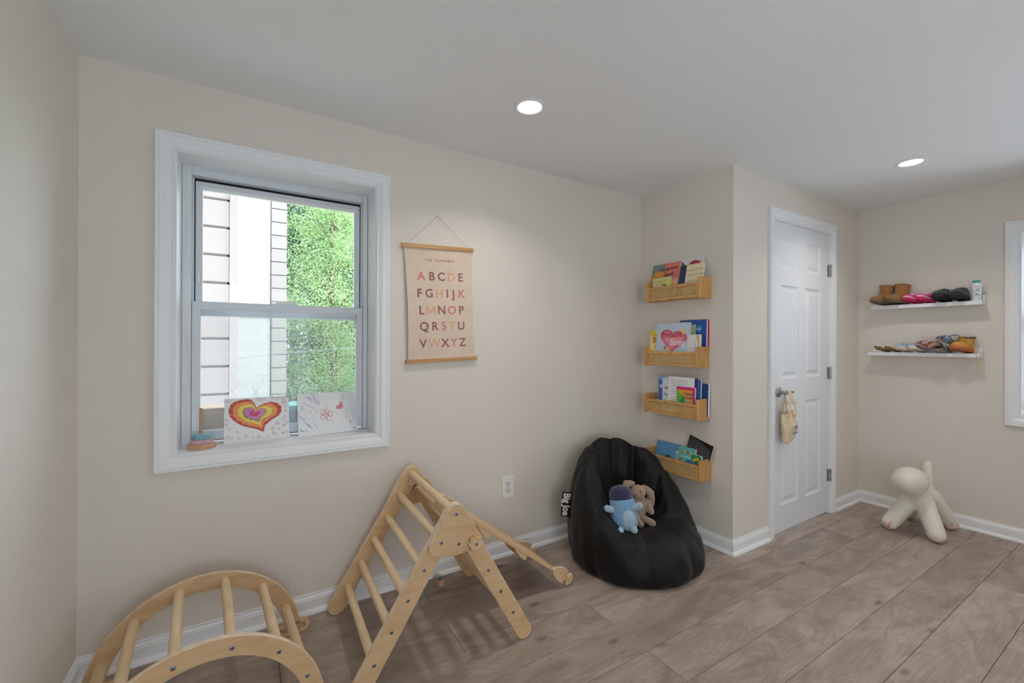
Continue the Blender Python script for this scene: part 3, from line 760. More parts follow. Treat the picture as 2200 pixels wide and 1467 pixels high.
# ---------------------------------------------------------------- things on the window sill
SZ = WZ0 + 0.006
st = thing('stacking_toy', 'wooden stacking toy with pink and blue cloud rings on the sill', 'toy', (0.366, 0.068, SZ), radians(8))
def blob(n, rx, ry, dent, ph=0.0):
    return [((rx * (1 + dent * cos(2 * a_ + ph) - dent)) * cos(a_), (ry * (1 - dent * 2.2 * (0.5 + 0.5 * cos(2 * a_)) ** 0 * (abs(sin(a_)) ** 6))) * sin(a_)) for a_ in [2 * pi * i / n for i in range(n)]]
def cloud(rx, ry, n=48):
    out = []
    for i in range(n):
        a_ = 2 * pi * i / n; r_ = 1 - 0.16 * math.exp(-((a_ - 1.5 * pi + 0.12) / 0.35) ** 2) - 0.12 * math.exp(-((a_ - 0.5 * pi) / 0.4) ** 2)
        out.append((rx * r_ * cos(a_), ry * r_ * sin(a_)))
    return out
MB().prism(ellipse(0, 0, 0.050, 0.040, 40), 0, 0.019, 'z').obj('base', wood_mat('beech', (218, 176, 128), (202, 156, 108), (24, 6, 24)), st, bevel=0.003, smooth=40)
text_mesh('engraving', 'HORI', 0.009, mat('engraved_wood', (176, 128, 84), 0.8), st, M=Matrix.Translation((-0.008, -0.0396, 0.010)) @ Matrix.Rotation(pi / 2, 4, 'X'))
MB().prism(cloud(0.040, 0.034), 0.0192, 0.038, 'z').obj('pink_ring', mat('toy_pink', (208, 164, 178), 0.5), st, bevel=0.003, smooth=40)
MB().prism(cloud(0.034, 0.029), 0.0382, 0.060, 'z').obj('blue_ring', mat('toy_blue', (128, 172, 182), 0.5), st, bevel=0.003, smooth=40)
MB().capsule((-0.003, 0.0, 0.05), (-0.003, 0.0, 0.163), 0.0062, n=14).obj('peg', wood_mat('peg_wood', (196, 156, 120), (178, 138, 102), (30, 30, 4)), st, smooth=60)

def crayon(name, rgb, cover=0.5):
    if name in MATS: return MATS[name]
    m = bpy.data.materials.new(name); m.use_nodes = True; nt = m.node_tree; b = nt.nodes['Principled BSDF']; b.inputs['Roughness'].default_value = 0.8
    tc = nt.nodes.new('ShaderNodeTexCoord'); mp = nt.nodes.new('ShaderNodeMapping'); mp.inputs['Rotation'].default_value = (0, 0, radians(38)); mp.inputs['Scale'].default_value = (30, 320, 1)
    n = nt.nodes.new('ShaderNodeTexNoise'); n.inputs['Detail'].default_value = 3; n.inputs['Scale'].default_value = 1
    nt.links.new(tc.outputs['Object'], mp.inputs['Vector']); nt.links.new(mp.outputs[0], n.inputs['Vector'])
    r = nt.nodes.new('ShaderNodeValToRGB'); r.color_ramp.elements[0].position = cover; r.color_ramp.elements[1].position = cover + 0.18
    r.color_ramp.elements[0].color = (*s2l(rgb), 1); r.color_ramp.elements[1].color = (*[0.55 * a_ + 0.45 * w_ for a_, w_ in zip(s2l(rgb), s2l((236, 232, 228)))], 1)
    nt.links.new(n.outputs['Fac'], r.inputs['Fac']); nt.links.new(r.outputs['Color'], b.inputs['Base Color']); MATS[name] = m
    return m
DP = 0.0004
lean1 = math.atan2(0.050, 0.185)
d1 = thing('heart_drawing', "child's drawing of a large rainbow heart leaning against the window", 'drawing', M=frameM('back', (0.5705, 0.098, SZ + 0.0005), lean1))
d1w, d1h = 0.1285, 0.197
MB().box((-d1w, 0, -0.0005), (d1w, d1h, 0)).obj('paper_sheet', WHITEP, d1)
HRT = [(885, 320), (862, 270), (820, 225), (770, 222), (700, 235), (640, 250), (600, 290), (578, 350), (592, 415), (640, 470), (720, 520), (820, 545), (900, 560), (965, 588), (985, 510), (1060, 450), (1140, 405), (1172, 360), (1172, 300), (1120, 262), (1050, 250), (980, 268), (920, 295)]
def p1(x, y):
    u = (x - 535) / 728.0; top = 222 - 37 * u; bot = 728 - 88 * u
    return (-d1w + 2 * d1w * u, d1h * (bot - y) / (bot - top))
HP = [p1(*q) for q in HRT]; hc = p1(860, 385)
for k, (sc, nm, c_) in enumerate(((1.0, 'red_band', (204, 74, 62)), (0.84, 'orange_band', (236, 152, 76)), (0.64, 'yellow_band', (244, 216, 96)), (0.46, 'green_band', (160, 176, 96)), (0.40, 'pink_heart', (214, 130, 190)), (0.20, 'red_heart', (222, 70, 120)))):
    flat(nm, [(hc[0] + (x - hc[0]) * sc, hc[1] + (y - hc[1]) * sc) for x, y in HP], DP * (k + 0.2), crayon('crayon_' + nm, c_, 0.50), d1, DP * 0.8)
def mini_heart(mb, x, y, s_, rot, w=0.0006):
    pts = []
    for i in range(22):
        t_ = 2 * pi * i / 22; hx = 16 * sin(t_) ** 3; hy = 13 * cos(t_) - 5 * cos(2 * t_) - 2 * cos(3 * t_) - cos(4 * t_)
        hx, hy = hx * s_ / 16, hy * s_ / 16; pts.append((x + hx * cos(rot) - hy * sin(rot), y + hx * sin(rot) + hy * cos(rot), 0.0004))
    mb.tube(pts, w, 4, close=True)
rs_ = random.Random(3)
spots = [(560, 462), (565, 245), (562, 515), (590, 560), (570, 655), (612, 665), (676, 595), (692, 665), (770, 640), (848, 650), (912, 640), (1020, 640), (1078, 595), (1115, 615), (1070, 545), (1138, 547), (1192, 592), (1242, 575), (1200, 508), (1112, 483), (1135, 490), (1183, 452), (1232, 475), (1218, 418), (1222, 345), (1225, 298), (1215, 250), (1190, 262), (1195, 222), (1160, 203), (1240, 196), (1122, 216), (1068, 208), (975, 225), (930, 230), (895, 213)]
for k, (nm, c_) in enumerate((('little_red_hearts', (196, 80, 76)), ('little_pale_hearts', (216, 160, 156)))):
    mb = MB()
    for i, q in enumerate(spots):
        if i % 2 == k: x_, y_ = p1(*q); mini_heart(mb, x_, y_, rs_.uniform(0.0042, 0.0075), rs_.uniform(-0.9, -0.2))
    mb.obj(nm, mat('ink_' + nm, c_, 0.8), d1)['kind'] = 'stuff'
def zigzag(parent, nm, pts, c_, w=0.0008, z=0.0028):
    return MB().tube([(x, y, z) for x, y in pts], w, 4).obj(nm, mat('ink_' + nm, c_, 0.8), parent)
zigzag(d1, 'purple_scribble', [p1(*q) for q in ((760, 310), (745, 430), (800, 330), (770, 440), (860, 340), (820, 470), (830, 360))], (120, 90, 130))
zigzag(d1, 'plum_scribble', [p1(*q) for q in ((900, 400), (860, 470), (930, 430), (900, 480), (960, 420), (940, 480), (990, 430), (975, 470))], (170, 110, 160))
zigzag(d1, 'green_dot', [p1(*q) for q in ((765, 420), (785, 415), (770, 430), (788, 428))], (60, 130, 90), 0.0016)

lean2 = math.atan2(0.055, 0.2)
d2 = thing('flower_drawing', "child's faint drawing with a red outlined flower leaning at the window's right", 'drawing', M=frameM('back', (0.871, 0.088, SZ + 0.0005), lean2, radians(0.8)))
w2, h2 = 0.1345, 0.207
MB().prism([(-w2, 0), (w2, 0.004), (w2 + 0.004, 0.170), (w2 - 0.010, h2 - 0.004), (-w2, h2)], -0.0005, 0, 'z').obj('paper_sheet', WHITEP, d2)
def p2(x, y):
    u = (x - 1362) / 690.0; top = 128 - 30 * u; bot = 640 - 62 * u
    return (-w2 + 2 * w2 * u, h2 * (bot - y) / (bot - top))
z2 = 0.0004
def ink(nm, pts, c_, w=0.0006): return MB().tube([(*p2(*q), z2) for q in pts], w, 4).obj(nm, mat('ink_' + nm, c_, 0.8), d2)
for i, (cx_, cy_, r_) in enumerate(((1682, 388, 30), (1655, 358, 32), (1700, 352, 28), (1728, 375, 28), (1715, 425, 30), (1648, 412, 30))):
    MB().tube([(*p2(cx_ + r_ * cos(a_), cy_ + r_ * sin(a_)), z2) for a_ in [2 * pi * k / 18 for k in range(18)]], 0.0009, 4, close=True).obj('petal_outline', mat('ink_petal', (220, 110, 108), 0.8), d2)
flat('red_heart', [p2(*q) for q in ((1848, 262), (1850, 240), (1868, 233), (1888, 245), (1892, 285), (1884, 312), (1835, 320), (1808, 315), (1801, 298), (1812, 280), (1838, 276))], 0.0001, crayon('crayon_soft_red', (222, 120, 128), 0.46), d2)
ink('black_stroke', [(1880, 232), (1905, 150), (1890, 190)], (90, 86, 96)); ink('black_loop', [(1850, 255), (1862, 290), (1870, 255), (1858, 285), (1848, 222)], (110, 100, 110))
PUR = (140, 120, 190)
for q in ([(1510, 110), (1585, 265), (1520, 130), (1600, 268), (1545, 125), (1620, 262), (1585, 118)], [(1448, 158), (1520, 190), (1470, 170), (1530, 205)], [(1500, 205), (1540, 232), (1480, 190)], [(1365, 380), (1420, 440), (1380, 400), (1500, 520), (1440, 480), (1520, 540)], [(1420, 425), (1468, 420)], [(1420, 235), (1500, 280), (1560, 310)]):
    MB().tube([(*p2(*p_), z2) for p_ in q], 0.0008, 4).obj('purple_stroke', mat('ink_purple_stroke', PUR, 0.8), d2)
for q in ([(1405, 330), (1420, 258), (1418, 330), (1440, 310)], [(1375, 548), (1420, 580), (1380, 560), (1460, 572)], [(1435, 350), (1442, 378)]):
    MB().tube([(*p2(*p_), z2) for p_ in q], 0.0006, 4).obj('dark_stroke', mat('ink_dark_stroke', (80, 80, 92), 0.8), d2)
for q in ([(1795, 590), (1830, 500), (1880, 400), (1930, 310), (2040, 240)], [(1850, 560), (1870, 460), (1930, 380), (1990, 300)], [(1900, 560), (1920, 470), (1960, 400)], [(1945, 550), (1960, 480), (1950, 430)]):
    MB().tube([(*p2(*p_), z2) for p_ in q], 0.0005, 4).obj('teal_stroke', mat('ink_teal', (150, 190, 200), 0.8), d2)
for q in ([(2040, 245), (2000, 340), (2030, 380), (2000, 440), (2030, 450), (2010, 400), (1985, 345)], [(2050, 300), (2030, 370), (2050, 450)]):
    MB().tube([(*p2(*p_), z2) for p_ in q], 0.0006, 4).obj('violet_curl', mat('ink_violet', (160, 150, 190), 0.8), d2)
for cx_, cy_ in ((1925, 412), (1972, 470), (2012, 545)):
    MB().tube([(*p2(cx_ + 9 * cos(a_), cy_ + 14 * sin(a_)), z2) for a_ in [2 * pi * k / 10 for k in range(10)]], 0.0011, 4, close=True).obj('salmon_loop', mat('ink_salmon', (232, 140, 124), 0.8), d2)
for q in ([(1490, 345), (1520, 350), (1510, 370)], [(1555, 320), (1580, 330), (1560, 355), (1578, 350)], [(1515, 400), (1540, 395), (1525, 410)]):
    MB().tube([(*p2(*p_), z2) for p_ in q], 0.0009, 4).obj('tan_mark', mat('ink_tan', (196, 156, 140), 0.8), d2)
for q in ([(1540, 470), (1580, 560), (1550, 490), (1620, 590)], [(1740, 440), (1760, 520), (1770, 440)], [(1680, 250), (1700, 320), (1690, 260)]):
    MB().tube([(*p2(*p_), z2) for p_ in q], 0.0005, 4).obj('grey_stroke', mat('ink_grey', (186, 180, 192), 0.8), d2)

# chalky scribbles on the lower pane
win1 = bpy.data.objects['window_1']; SCR = mat('white_scribble', (236, 240, 242), 0.9); rs_ = random.Random(17)
pane_y = 0.15 + 0.004 + 0.0116
for k in range(16):
    x_ = rs_.uniform(0.44, 0.86); z_ = rs_.uniform(0.93, 1.02); pts = []
    for q in range(14):
        x_ += rs_.uniform(-0.012, 0.014) + 0.006 * sin(q * 0.9 + k); z_ += (0.020 if (q // 3) % 2 == 0 else -0.017) + rs_.uniform(-0.006, 0.006)
        pts.append((min(0.98, max(0.37, x_)), pane_y, min(1.20, max(0.87, z_))))
    MB().tube(pts, 0.00035, 4).obj('scribble_mark', SCR, win1)
for k, (cx_, cz_, r_) in enumerate(((0.68, 0.98, 0.10), (0.74, 1.0, 0.13), (0.80, 0.97, 0.11), (0.62, 1.02, 0.09))):
    MB().tube([(cx_ + r_ * cos(a_), pane_y, cz_ + 0.8 * r_ * sin(a_)) for a_ in [0.3 + k * 0.5 + 2.1 * i / 14 for i in range(15)]], 0.0004, 4).obj('scribble_mark', SCR, win1)

# boxes on the outer ledge, seen through the pane
CARD = mat('cardboard', (186, 162, 136), 0.9, var=0.2, vscale=9, stretch=(1, 1, 6))
tag(MB().box((0.25, 0.262, 0.742), (0.62, 0.42, 0.931)).obj('cardboard_box', CARD, bevel=0.003), 'brown cardboard box outside behind the heart drawing', 'box')
tb = thing('teal_crate', 'grey crate with a teal lid outside between the two drawings', 'crate', (0.73, 0.34, 0.742))
MB().box((-0.10, -0.078, 0), (0.30, 0.078, 0.145)).obj('crate_body', mat('crate_grey', (132, 138, 134), 0.7, var=0.15, vscale=12), tb, bevel=0.004)
MB().box((-0.106, -0.084, 0.145), (0.306, 0.084, 0.178)).obj('crate_lid', mat('crate_teal', (92, 150, 140), 0.5), tb, bevel=0.006)

# ---------------------------------------------------------------- canvas bag on the door handle
BAGY = YF - 0.043
bagm = mat('cream_canvas', (232, 208, 174), 0.9, var=0.06, vscale=26, bump=0.25, bscale=160)
bg_ = thing('tote_bag', 'small cream canvas tote bag with blue print hanging on the door lever', 'bag', (3.505, BAGY, 0.595))
rr = []
for j in range(17):
    v_ = j / 16.0
    cxs = [(0, -0.022, 0.012), (0.06, -0.014, 0.048), (0.2, 0.010, 0.070), (0.45, 0.016, 0.086), (0.62, 0.012, 0.088), (0.8, 0.000, 0.080), (1, -0.008, 0.072)]
    for k in range(len(cxs) - 1):
        if cxs[k][0] <= v_ <= cxs[k + 1][0]:
            t_ = (v_ - cxs[k][0]) / (cxs[k + 1][0] - cxs[k][0]); cx_ = cxs[k][1] * (1 - t_) + cxs[k + 1][1] * t_; hw = cxs[k][2] * (1 - t_) + cxs[k + 1][2] * t_
    dep = 0.006 + 0.022 * sin(pi * min(1, v_ * 0.9 + 0.08)) ; ring = []
    for i in range(28):
        a_ = 2 * pi * i / 28
        ring.append((cx_ + hw * cos(a_) * (1 + 0.05 * sin(3 * a_ + 5 * v_)), -0.030 * 0 + dep * sin(a_) * (1 + 0.25 * sin(5 * a_ + 7 * v_)), 0.200 * v_ + 0.010 * cos(a_ - 0.5) * v_))
    rr.append(ring)
mb = MB(); mb.rings(rr, cap0=True, cap1=False)
mb.rings([[(x * 0.96, y * 0.9, z) for x, y, z in rr[-1]], [(x * 0.9, y * 0.7, z - 0.04) for x, y, z in rr[-1]]], cap0=False, cap1=True)
mb.obj('bag_body', bagm, bg_, smooth=80)
MB().rings([[(x * 1.012 + (-0.008) * -0.012, y * 1.06, z) for x, y, z in [(p[0], p[1], p[2] + dz_) for p in rr[-1]]] for dz_ in (-0.018, 0.001)], cap0=False, cap1=False).obj('hem', bagm, bg_, smooth=60)
def strap(pts, w):
    pts = [Vector(p) for p in pts]; mb = MB(); r_ = []
    for i, p in enumerate(pts):
        d = (pts[min(i + 1, len(pts) - 1)] - pts[max(i - 1, 0)]).normalized(); s = Vector((1, 0, 0)); s = (s - d * s.dot(d)).normalized(); nn = d.cross(s)
        r_.append([p + s * w + nn * 0.001, p - s * w + nn * 0.001, p - s * w - nn * 0.001, p + s * w - nn * 0.001])
    return mb.rings(r_).obj('strap', bagm, bg_, smooth=60)
tz = HZ - 0.595 + 0.0105
strap([(-0.036, -0.027, 0.17), (-0.030, -0.027, 0.24), (-0.020, -0.020, 0.31), (-0.018, -0.010, tz), (-0.016, 0.006, tz), (-0.016, 0.014, 0.30), (-0.03, 0.02, 0.19)], 0.0115)
strap([(0.052, -0.022, 0.17), (0.030, -0.026, 0.25), (0.000, -0.020, 0.31), (-0.006, -0.011, tz + 0.001), (-0.004, 0.007, tz + 0.001), (-0.010, 0.015, 0.30), (0.03, 0.02, 0.19)], 0.0115)
BLUEP = mat('blue_print', (52, 92, 160), 0.8)
PMX = Matrix.Translation((0.018, -0.0395, 0.105)) @ Matrix.Rotation(radians(10), 4, 'Z') @ Matrix.Rotation(pi / 2, 4, 'X')
for sg in (-1, 1):
    rk = MB().prism(ellipse(sg * 0.0135, 0.006, 0.0105, 0.0078, 20, sg * 0.5), 0, 0.0004, 'z').obj('racket_print', BLUEP, bg_); rk.matrix_local = PMX
    MB().tube([(sg * 0.006, 0.000, 0.0002), (-sg * 0.008, -0.014, 0.0002)], 0.0010, 4).obj('racket_handle', BLUEP, rk)
bl = MB().prism(ellipse(0, 0.016, 0.0045, 0.0045, 16), 0, 0.0004, 'z').obj('ball_print', BLUEP, bg_); bl.matrix_local = PMX
text_mesh('bag_lettering', 'The Winner', 0.021, BLUEP, bg_, M=PMX @ Matrix.Translation((-0.014, -0.030, 0)), bold=0.004, shear=0.35)

# ---------------------------------------------------------------- cane fronted book shelves on the closet wall
SHELF_L, SHELF_D = 0.415, 0.115
def build_shelf():
    """local frame: x to the right along the wall, y up, z out of the wall; origin at bottom left on the wall"""
    parts = []
    def P(o): parts.append(o); return o
    for x0 in (0.0, SHELF_L - 0.016):
        pts = rrect(0, 0, 0.13, SHELF_D, 0.006)
        P(MB().prism([(a_, b_) for a_, b_ in pts], x0, x0 + 0.016, 'x').obj('side_panel', PINE, bevel=0.002, seg=1))
    zf = SHELF_D - 0.018
    P(MB().box((0.016, 0.006, 0.004), (SHELF_L - 0.016, 0.016, zf)).obj('bottom_board', PINE, bevel=0.001))
    P(MB().box((0.016, 0.006, zf), (SHELF_L - 0.016, 0.022, zf + 0.012)).obj('bottom_rail', PINE, bevel=0.0015))
    P(MB().box((0.016, 0.080, zf), (SHELF_L - 0.016, 0.098, zf + 0.012)).obj('top_rail', PINE, bevel=0.0015))
    for x0 in (0.016, SHELF_L - 0.016 - 0.020):
        P(MB().box((x0, 0.022, zf), (x0 + 0.020, 0.080, zf + 0.012)).obj('stile', PINE, bevel=0.0015))
    # woven cane: one sheet with rows of open holes
    mb = MB(); x0, x1, y0, y1 = 0.034, SHELF_L - 0.034, 0.020, 0.082; nx, ny = 29, 5
    px, py = (x1 - x0) / nx, (y1 - y0) / ny; us, vs = [x0], [y0]
    for i in range(nx): us += [x0 + px * (i + 0.28), x0 + px * (i + 0.76)]
    for j in range(ny): vs += [y0 + py * (j + 0.26), y0 + py * (j + 0.76)]
    us.append(x1); vs.append(y1)
    vi = {}
    def V(i, j, k):
        if (i, j, k) not in vi: vi[(i, j, k)] = len(mb.v); mb.v.append((us[i], vs[j], zf + 0.004 + 0.0016 * k))
        return vi[(i, j, k)]
    hole = lambda i, j: i % 2 == 1 and j % 2 == 1
    for i in range(len(us) - 1):
        for j in range(len(vs) - 1):
            if hole(i, j):
                mb.f += [(V(i, j, 0), V(i + 1, j, 0), V(i + 1, j, 1), V(i, j, 1)), (V(i, j + 1, 0), V(i + 1, j + 1, 0), V(i + 1, j + 1, 1), V(i, j + 1, 1)), (V(i, j, 0), V(i, j + 1, 0), V(i, j + 1, 1), V(i, j, 1)), (V(i + 1, j, 0), V(i + 1, j + 1, 0), V(i + 1, j + 1, 1), V(i + 1, j, 1))]
            else:
                for k in (0, 1): mb.f.append((V(i, j, k), V(i + 1, j, k), V(i + 1, j + 1, k), V(i, j + 1, k)))
    P(mb.obj('cane_panel', CANE))
    for y_, z_ in ((0.092, 0.085), (0.014, 0.100), (0.014, 0.075), (0.014, 0.015)):
        P(MB().rod((SHELF_L - 0.0005, y_, z_), (SHELF_L + 0.0008, y_, z_), 0.0028, n=10).obj('screw', SCREW))
    return parts
SHELVES = [(-0.143, 1.515, 'topmost of the four cane fronted wooden book shelves', 0), (-0.128, 1.088, 'cane fronted book shelf second from the top', 0), (-0.131, 0.768, 'cane fronted book shelf third from the top', 0), (-0.145, 0.400, 'lowest cane fronted book shelf half hidden behind the bean bag', 0)]
proto = build_shelf()
for k, (y0, z0, lab, ro) in enumerate(SHELVES):
    t = thing('book_shelf', lab, 'shelf', M=frameM('closet', (XB - 0.0005, y0, z0)), group='cane fronted book shelves')
    for o in proto:
        c = o if k == 0 else o.copy()
        if k: COL.objects.link(c)
        c.parent = t

# ---------------------------------------------------------------- books
def book(label, shelf, ya, yb, ztop, depth, lean, col, thick=0.008, board=False, roll=0.0, spine=None, group=None, name='book'):
    """ya, yb: left and right edge (world y) at the shelf front, depth: distance of the foot of the book from the wall"""
    z0 = SHELVES[shelf][1] + 0.0165
    w = abs(yb - ya); h = (ztop - z0) / cos(lean)
    M = frameM('closet', (XB - depth, (ya + yb) / 2, z0 + abs(sin(roll)) * w / 2), lean, roll)
    t = thing(name, label, 'book', M=M, group=group)
    r_ = 0.010 if board else 0.0015
    cm = mat('cover_%02x%02x%02x' % col, col, 0.4, spec=0.4)
    e = 0.0 if board else 0.002
    ct = 0.0016
    MB().prism(rrect(-w / 2, 0, w / 2, h, r_), -ct, 0, 'z').obj('front_cover', cm, t)
    MB().prism(rrect(-w / 2, 0, w / 2, h, r_), -thick, -thick + ct, 'z').obj('back_cover', mat('cover_%02x%02x%02x' % spine, spine, 0.4) if spine else cm, t)
    MB().prism(rrect(-w / 2 + 0.0015, e, w / 2 - e, h - e, r_), -thick + ct, -ct, 'z').obj('page_block', PAGES if not board else WHITEP, t)
    MB().box((-w / 2 - 0.0008, 0.001, -thick), (-w / 2 + 0.0012, h - 0.001, 0)).obj('spine', cm, t)
    t['w'] = w; t['h'] = h
    return t, w, h
def txt(t, s_, size, c_, x, y, bold=0.01, rot=0.0, align='CENTER', sx=1.0, sp=1.0, nm='title'):
    return text_mesh(nm, s_, size, mat('print_%02x%02x%02x' % c_, c_, 0.7), t, (x, y, 0.0007), bold=bold, rot=rot, align=align, sx=sx, spacing=sp)
def art(t, nm, pts, c_, lv=1): return flat(nm, pts, 0.0001 * lv, mat('print_%02x%02x%02x' % c_, c_, 0.6), t, 0.00008)

# top shelf
L1 = math.atan2(0.062, 0.245)
t, w, h = book('white picture book with a red strawberry shape at the back of the top shelf', 0, -0.300, -0.515, 1.782, 0.070, math.atan2(0.058, 0.26), (226, 224, 226), 0.010, spine=(176, 190, 210))
art(t, 'red_shape', [(-0.005, 0.210), (0.02, 0.235), (0.05, 0.240), (0.08, 0.230), (0.09, 0.210)], (176, 40, 52)); art(t, 'green_shape', ellipse(-0.065, 0.205, 0.045, 0.035, 16, 0, 0, pi), (44, 112, 76)); art(t, 'white_inner_shape', ellipse(-0.065, 0.203, 0.030, 0.022, 16, 0, 0, pi), (226, 224, 226), 2); art(t, 'orange_shape', ellipse(-0.03, 0.210, 0.012, 0.010), (216, 120, 48), 2)
art(t, 'yellow_shape', ellipse(0.088, 0.225, 0.006, 0.008, 10), (226, 170, 40), 2)
for i in range(6): art(t, 'white_dot', ellipse(0.015 + 0.012 * i, 0.221 + 0.006 * (i % 2), 0.002, 0.002, 8), (236, 220, 220), 2)
t, w, h = book('peach red picture book titled Te quiero mami on the top shelf', 0, -0.140, -0.362, 1.772, 0.0945, L1, (226, 128, 112), 0.016, spine=(150, 40, 36))
def soft(nm, c0, c1): return mat(nm, c0, 0.5, var=0.25, vscale=24)
art(t, 'grey_green_patch', [(-w / 2, h * .45), (-w / 2, h), (-0.005, h), (-0.02, h * .86), (-0.03, h * .6)], (124, 140, 134)); art(t, 'mauve_patch', ellipse(-0.012, h * .80, 0.026, 0.030), (170, 122, 132), 2)
art(t, 'golden_patch', ellipse(-0.055, h * .50, 0.062, 0.080, 28, -0.3), (222, 156, 62), 3); art(t, 'golden_patch', ellipse(-0.005, h * .63, 0.013, 0.020, 18, -0.3), (222, 156, 62), 4); art(t, 'amber_patch', ellipse(-0.075, h * .28, 0.035, 0.055), (196, 118, 44), 5)
art(t, 'pale_patch', [(0.02, h * .2), (w / 2 - 0.002, h * .2), (w / 2 - 0.002, h * .55), (0.03, h * .52)], (236, 176, 142), 1)
txt(t, '¡Te quiero,', 0.031, (40, 30, 30), 0.024, h * .84, 0.015, 0.06, sp=1.05); txt(t, 'mami!', 0.033, (40, 30, 30), 0.028, h * .675, 0.015, 0.06)
t, w, h = book('cream picture book with a navy spine at the right of the top shelf', 0, -0.374, -0.543, 1.735, 0.0945, math.atan2(0.042, 0.2), (240, 226, 190), 0.012)
art(t, 'navy_band', [(-w / 2, 0.0), (-w / 2 + 0.046, 0.0), (-w / 2 + 0.046, h), (-w / 2, h)], (44, 58, 92))
txt(t, 'The Boy, the mole,', 0.0165, (214, 150, 84), 0.022, h * .82, 0.004, 0.03); txt(t, 'the fox and the Horse', 0.0145, (214, 150, 84), 0.024, h * .66, 0.004, 0.03)
MB().tube([(0.005 + 0.045 * cos(a_), h * .30 + 0.042 * sin(a_), 0.0004) for a_ in [pi * 0.1 + pi * 0.85 * i / 16 for i in range(17)]] + [(-0.06, h * .44, 0.0004)], 0.0006, 4).obj('line_sketch', mat('print_ink', (60, 56, 56), 0.8), t)
MB().tube([(x_, y_, 0.0004) for x_, y_ in ((-0.005, h * .44), (0.01, h * .36), (0.02, h * .30), (0.03, h * .36), (0.035, h * .27), (0.05, h * .27))], 0.0007, 4).obj('line_sketch', mat('print_ink', (60, 56, 56), 0.8), t)
t, w, h = book('small pale yellow green booklet at the front of the top shelf', 0, -0.180, -0.328, 1.672, 0.0965, math.atan2(0.012, 0.14), (214, 222, 176), 0.005)
art(t, 'yellow_patch', ellipse(0.045, h * .72, 0.028, 0.028), (232, 220, 110)); art(t, 'green_patch', ellipse(0.022, h * .63, 0.018, 0.006), (70, 140, 110), 2)
letter_m('title_initial', 0.022, mat('print_e4963c', (228, 150, 60), 0.7), t, (-0.048, h * .845, 0.0004), 0.05); txt(t, 'illaphors', 0.022, (228, 150, 60), -0.036, h * .85, 0.002, 0.05, 'LEFT'); txt(t, 'Goodness', 0.018, (228, 150, 60), -0.008, h * .72, 0.012, 0.05)

# second shelf
t, w, h = book('tall blue board book with a red edge on the second shelf', 1, -0.345, -0.538, 1.386, 0.030, 0.03, (36, 88, 164), 0.024, True, spine=(206, 44, 56))
MB().prism(rrect(-w / 2 + 0.003, 0.003, w / 2 + 0.004, h + 0.003, 0.011), -0.024, -0.012, 'z').obj('red_edge', mat('cover_red_edge', (206, 44, 56), 0.45), t)
art(t, 'light_blue_dot', ellipse(0.042, h * .80, 0.022, 0.022), (56, 150, 214)); txt(t, 'meal', 0.014, (236, 240, 246), 0.042, h * .80, 0.01); txt(t, '6', 0.042, (240, 240, 244), 0.056, h * .61, 0.02); art(t, 'orange_patch', [(0.02, h * .3), (0.07, h * .3), (0.07, h * .52), (0.02, h * .48)], (222, 104, 50))
t, w, h = book('thin dark green picture book between others on the second shelf', 1, -0.300, -0.470, 1.357, 0.052, 0.05, (176, 178, 140), 0.010)
art(t, 'dark_leaves', ellipse(0.066, h * .62, 0.02, 0.04, 14), (62, 74, 44))
t, w, h = book('yellow picture book with red letters at the left of the second shelf', 1, -0.142, -0.300, 1.327, 0.080, 0.08, (240, 228, 150), 0.008)
art(t, 'gold_ray', [(-w / 2, h * .98), (-w / 2 + 0.02, h), (w / 2, h * .5), (w / 2, h * .4), (-w / 2, h * .85)], (228, 196, 76)); txt(t, 'SUN', 0.052, (206, 50, 40), -0.018, h * .70, 0.02, 0.15, sx=0.8); txt(t, 'And', 0.040, (226, 110, 50), -0.01, h * .50, 0.02, 0.1, sx=0.8)
t, w, h = book('grey white paper booklet behind the invisible string book', 1, -0.205, -0.445, 1.372, 0.068, 0.06, (214, 214, 220), 0.014)
for i, c_ in enumerate(((120, 180, 110), (220, 210, 110), (226, 160, 80), (110, 170, 140))): MB().box((-0.09 + 0.05 * i, h - 0.006, -0.008), (-0.068 + 0.05 * i, h + 0.0035, -0.0075)).obj('page_flag', mat('flag_%d' % i, c_, 0.6), t)
t, w, h = book('light blue picture book with a big pink heart titled Invisible String', 1, -0.200, -0.452, 1.366, 0.084, 0.07, (196, 214, 228), 0.010)
hp = []
for i in range(40):
    t_ = 2 * pi * i / 40; hx = 16 * sin(t_) ** 3; hy = 13 * cos(t_) - 5 * cos(2 * t_) - 2 * cos(3 * t_) - cos(4 * t_); hx, hy = hx * 0.0066, hy * 0.0052; hp.append((0.006 + hx * cos(0.22) - hy * sin(-0.1), h * .60 + hy * 1.0 + hx * -0.12))
art(t, 'pink_heart', hp, (222, 106, 134)); art(t, 'pale_heart', [(0.004 + (x - 0.006) * .78, h * .61 + (y - h * .60) * .7) for x, y in hp], (232, 150, 164), 2); art(t, 'yellow_glow', ellipse(0.078, h * .80, 0.014, 0.018), (240, 206, 120), 3)
txt(t, 'Invisible', 0.058, (190, 48, 66), -0.004, h * .735, 0.014, 0.03, sx=0.86); txt(t, 'String', 0.056, (240, 236, 236), 0.040, h * .53, 0.014, -0.02, sx=0.84)
art(t, 'yellow_figure', [(-0.055, h * .22), (-0.038, h * .22), (-0.035, h * .33), (-0.022, h * .34), (-0.008, h * .42), (-0.014, h * .43), (-0.030, h * .36), (-0.048, h * .36)], (236, 196, 70), 2); art(t, 'hair_patch', ellipse(-0.052, h * .40, 0.013, 0.013), (190, 130, 110), 3)
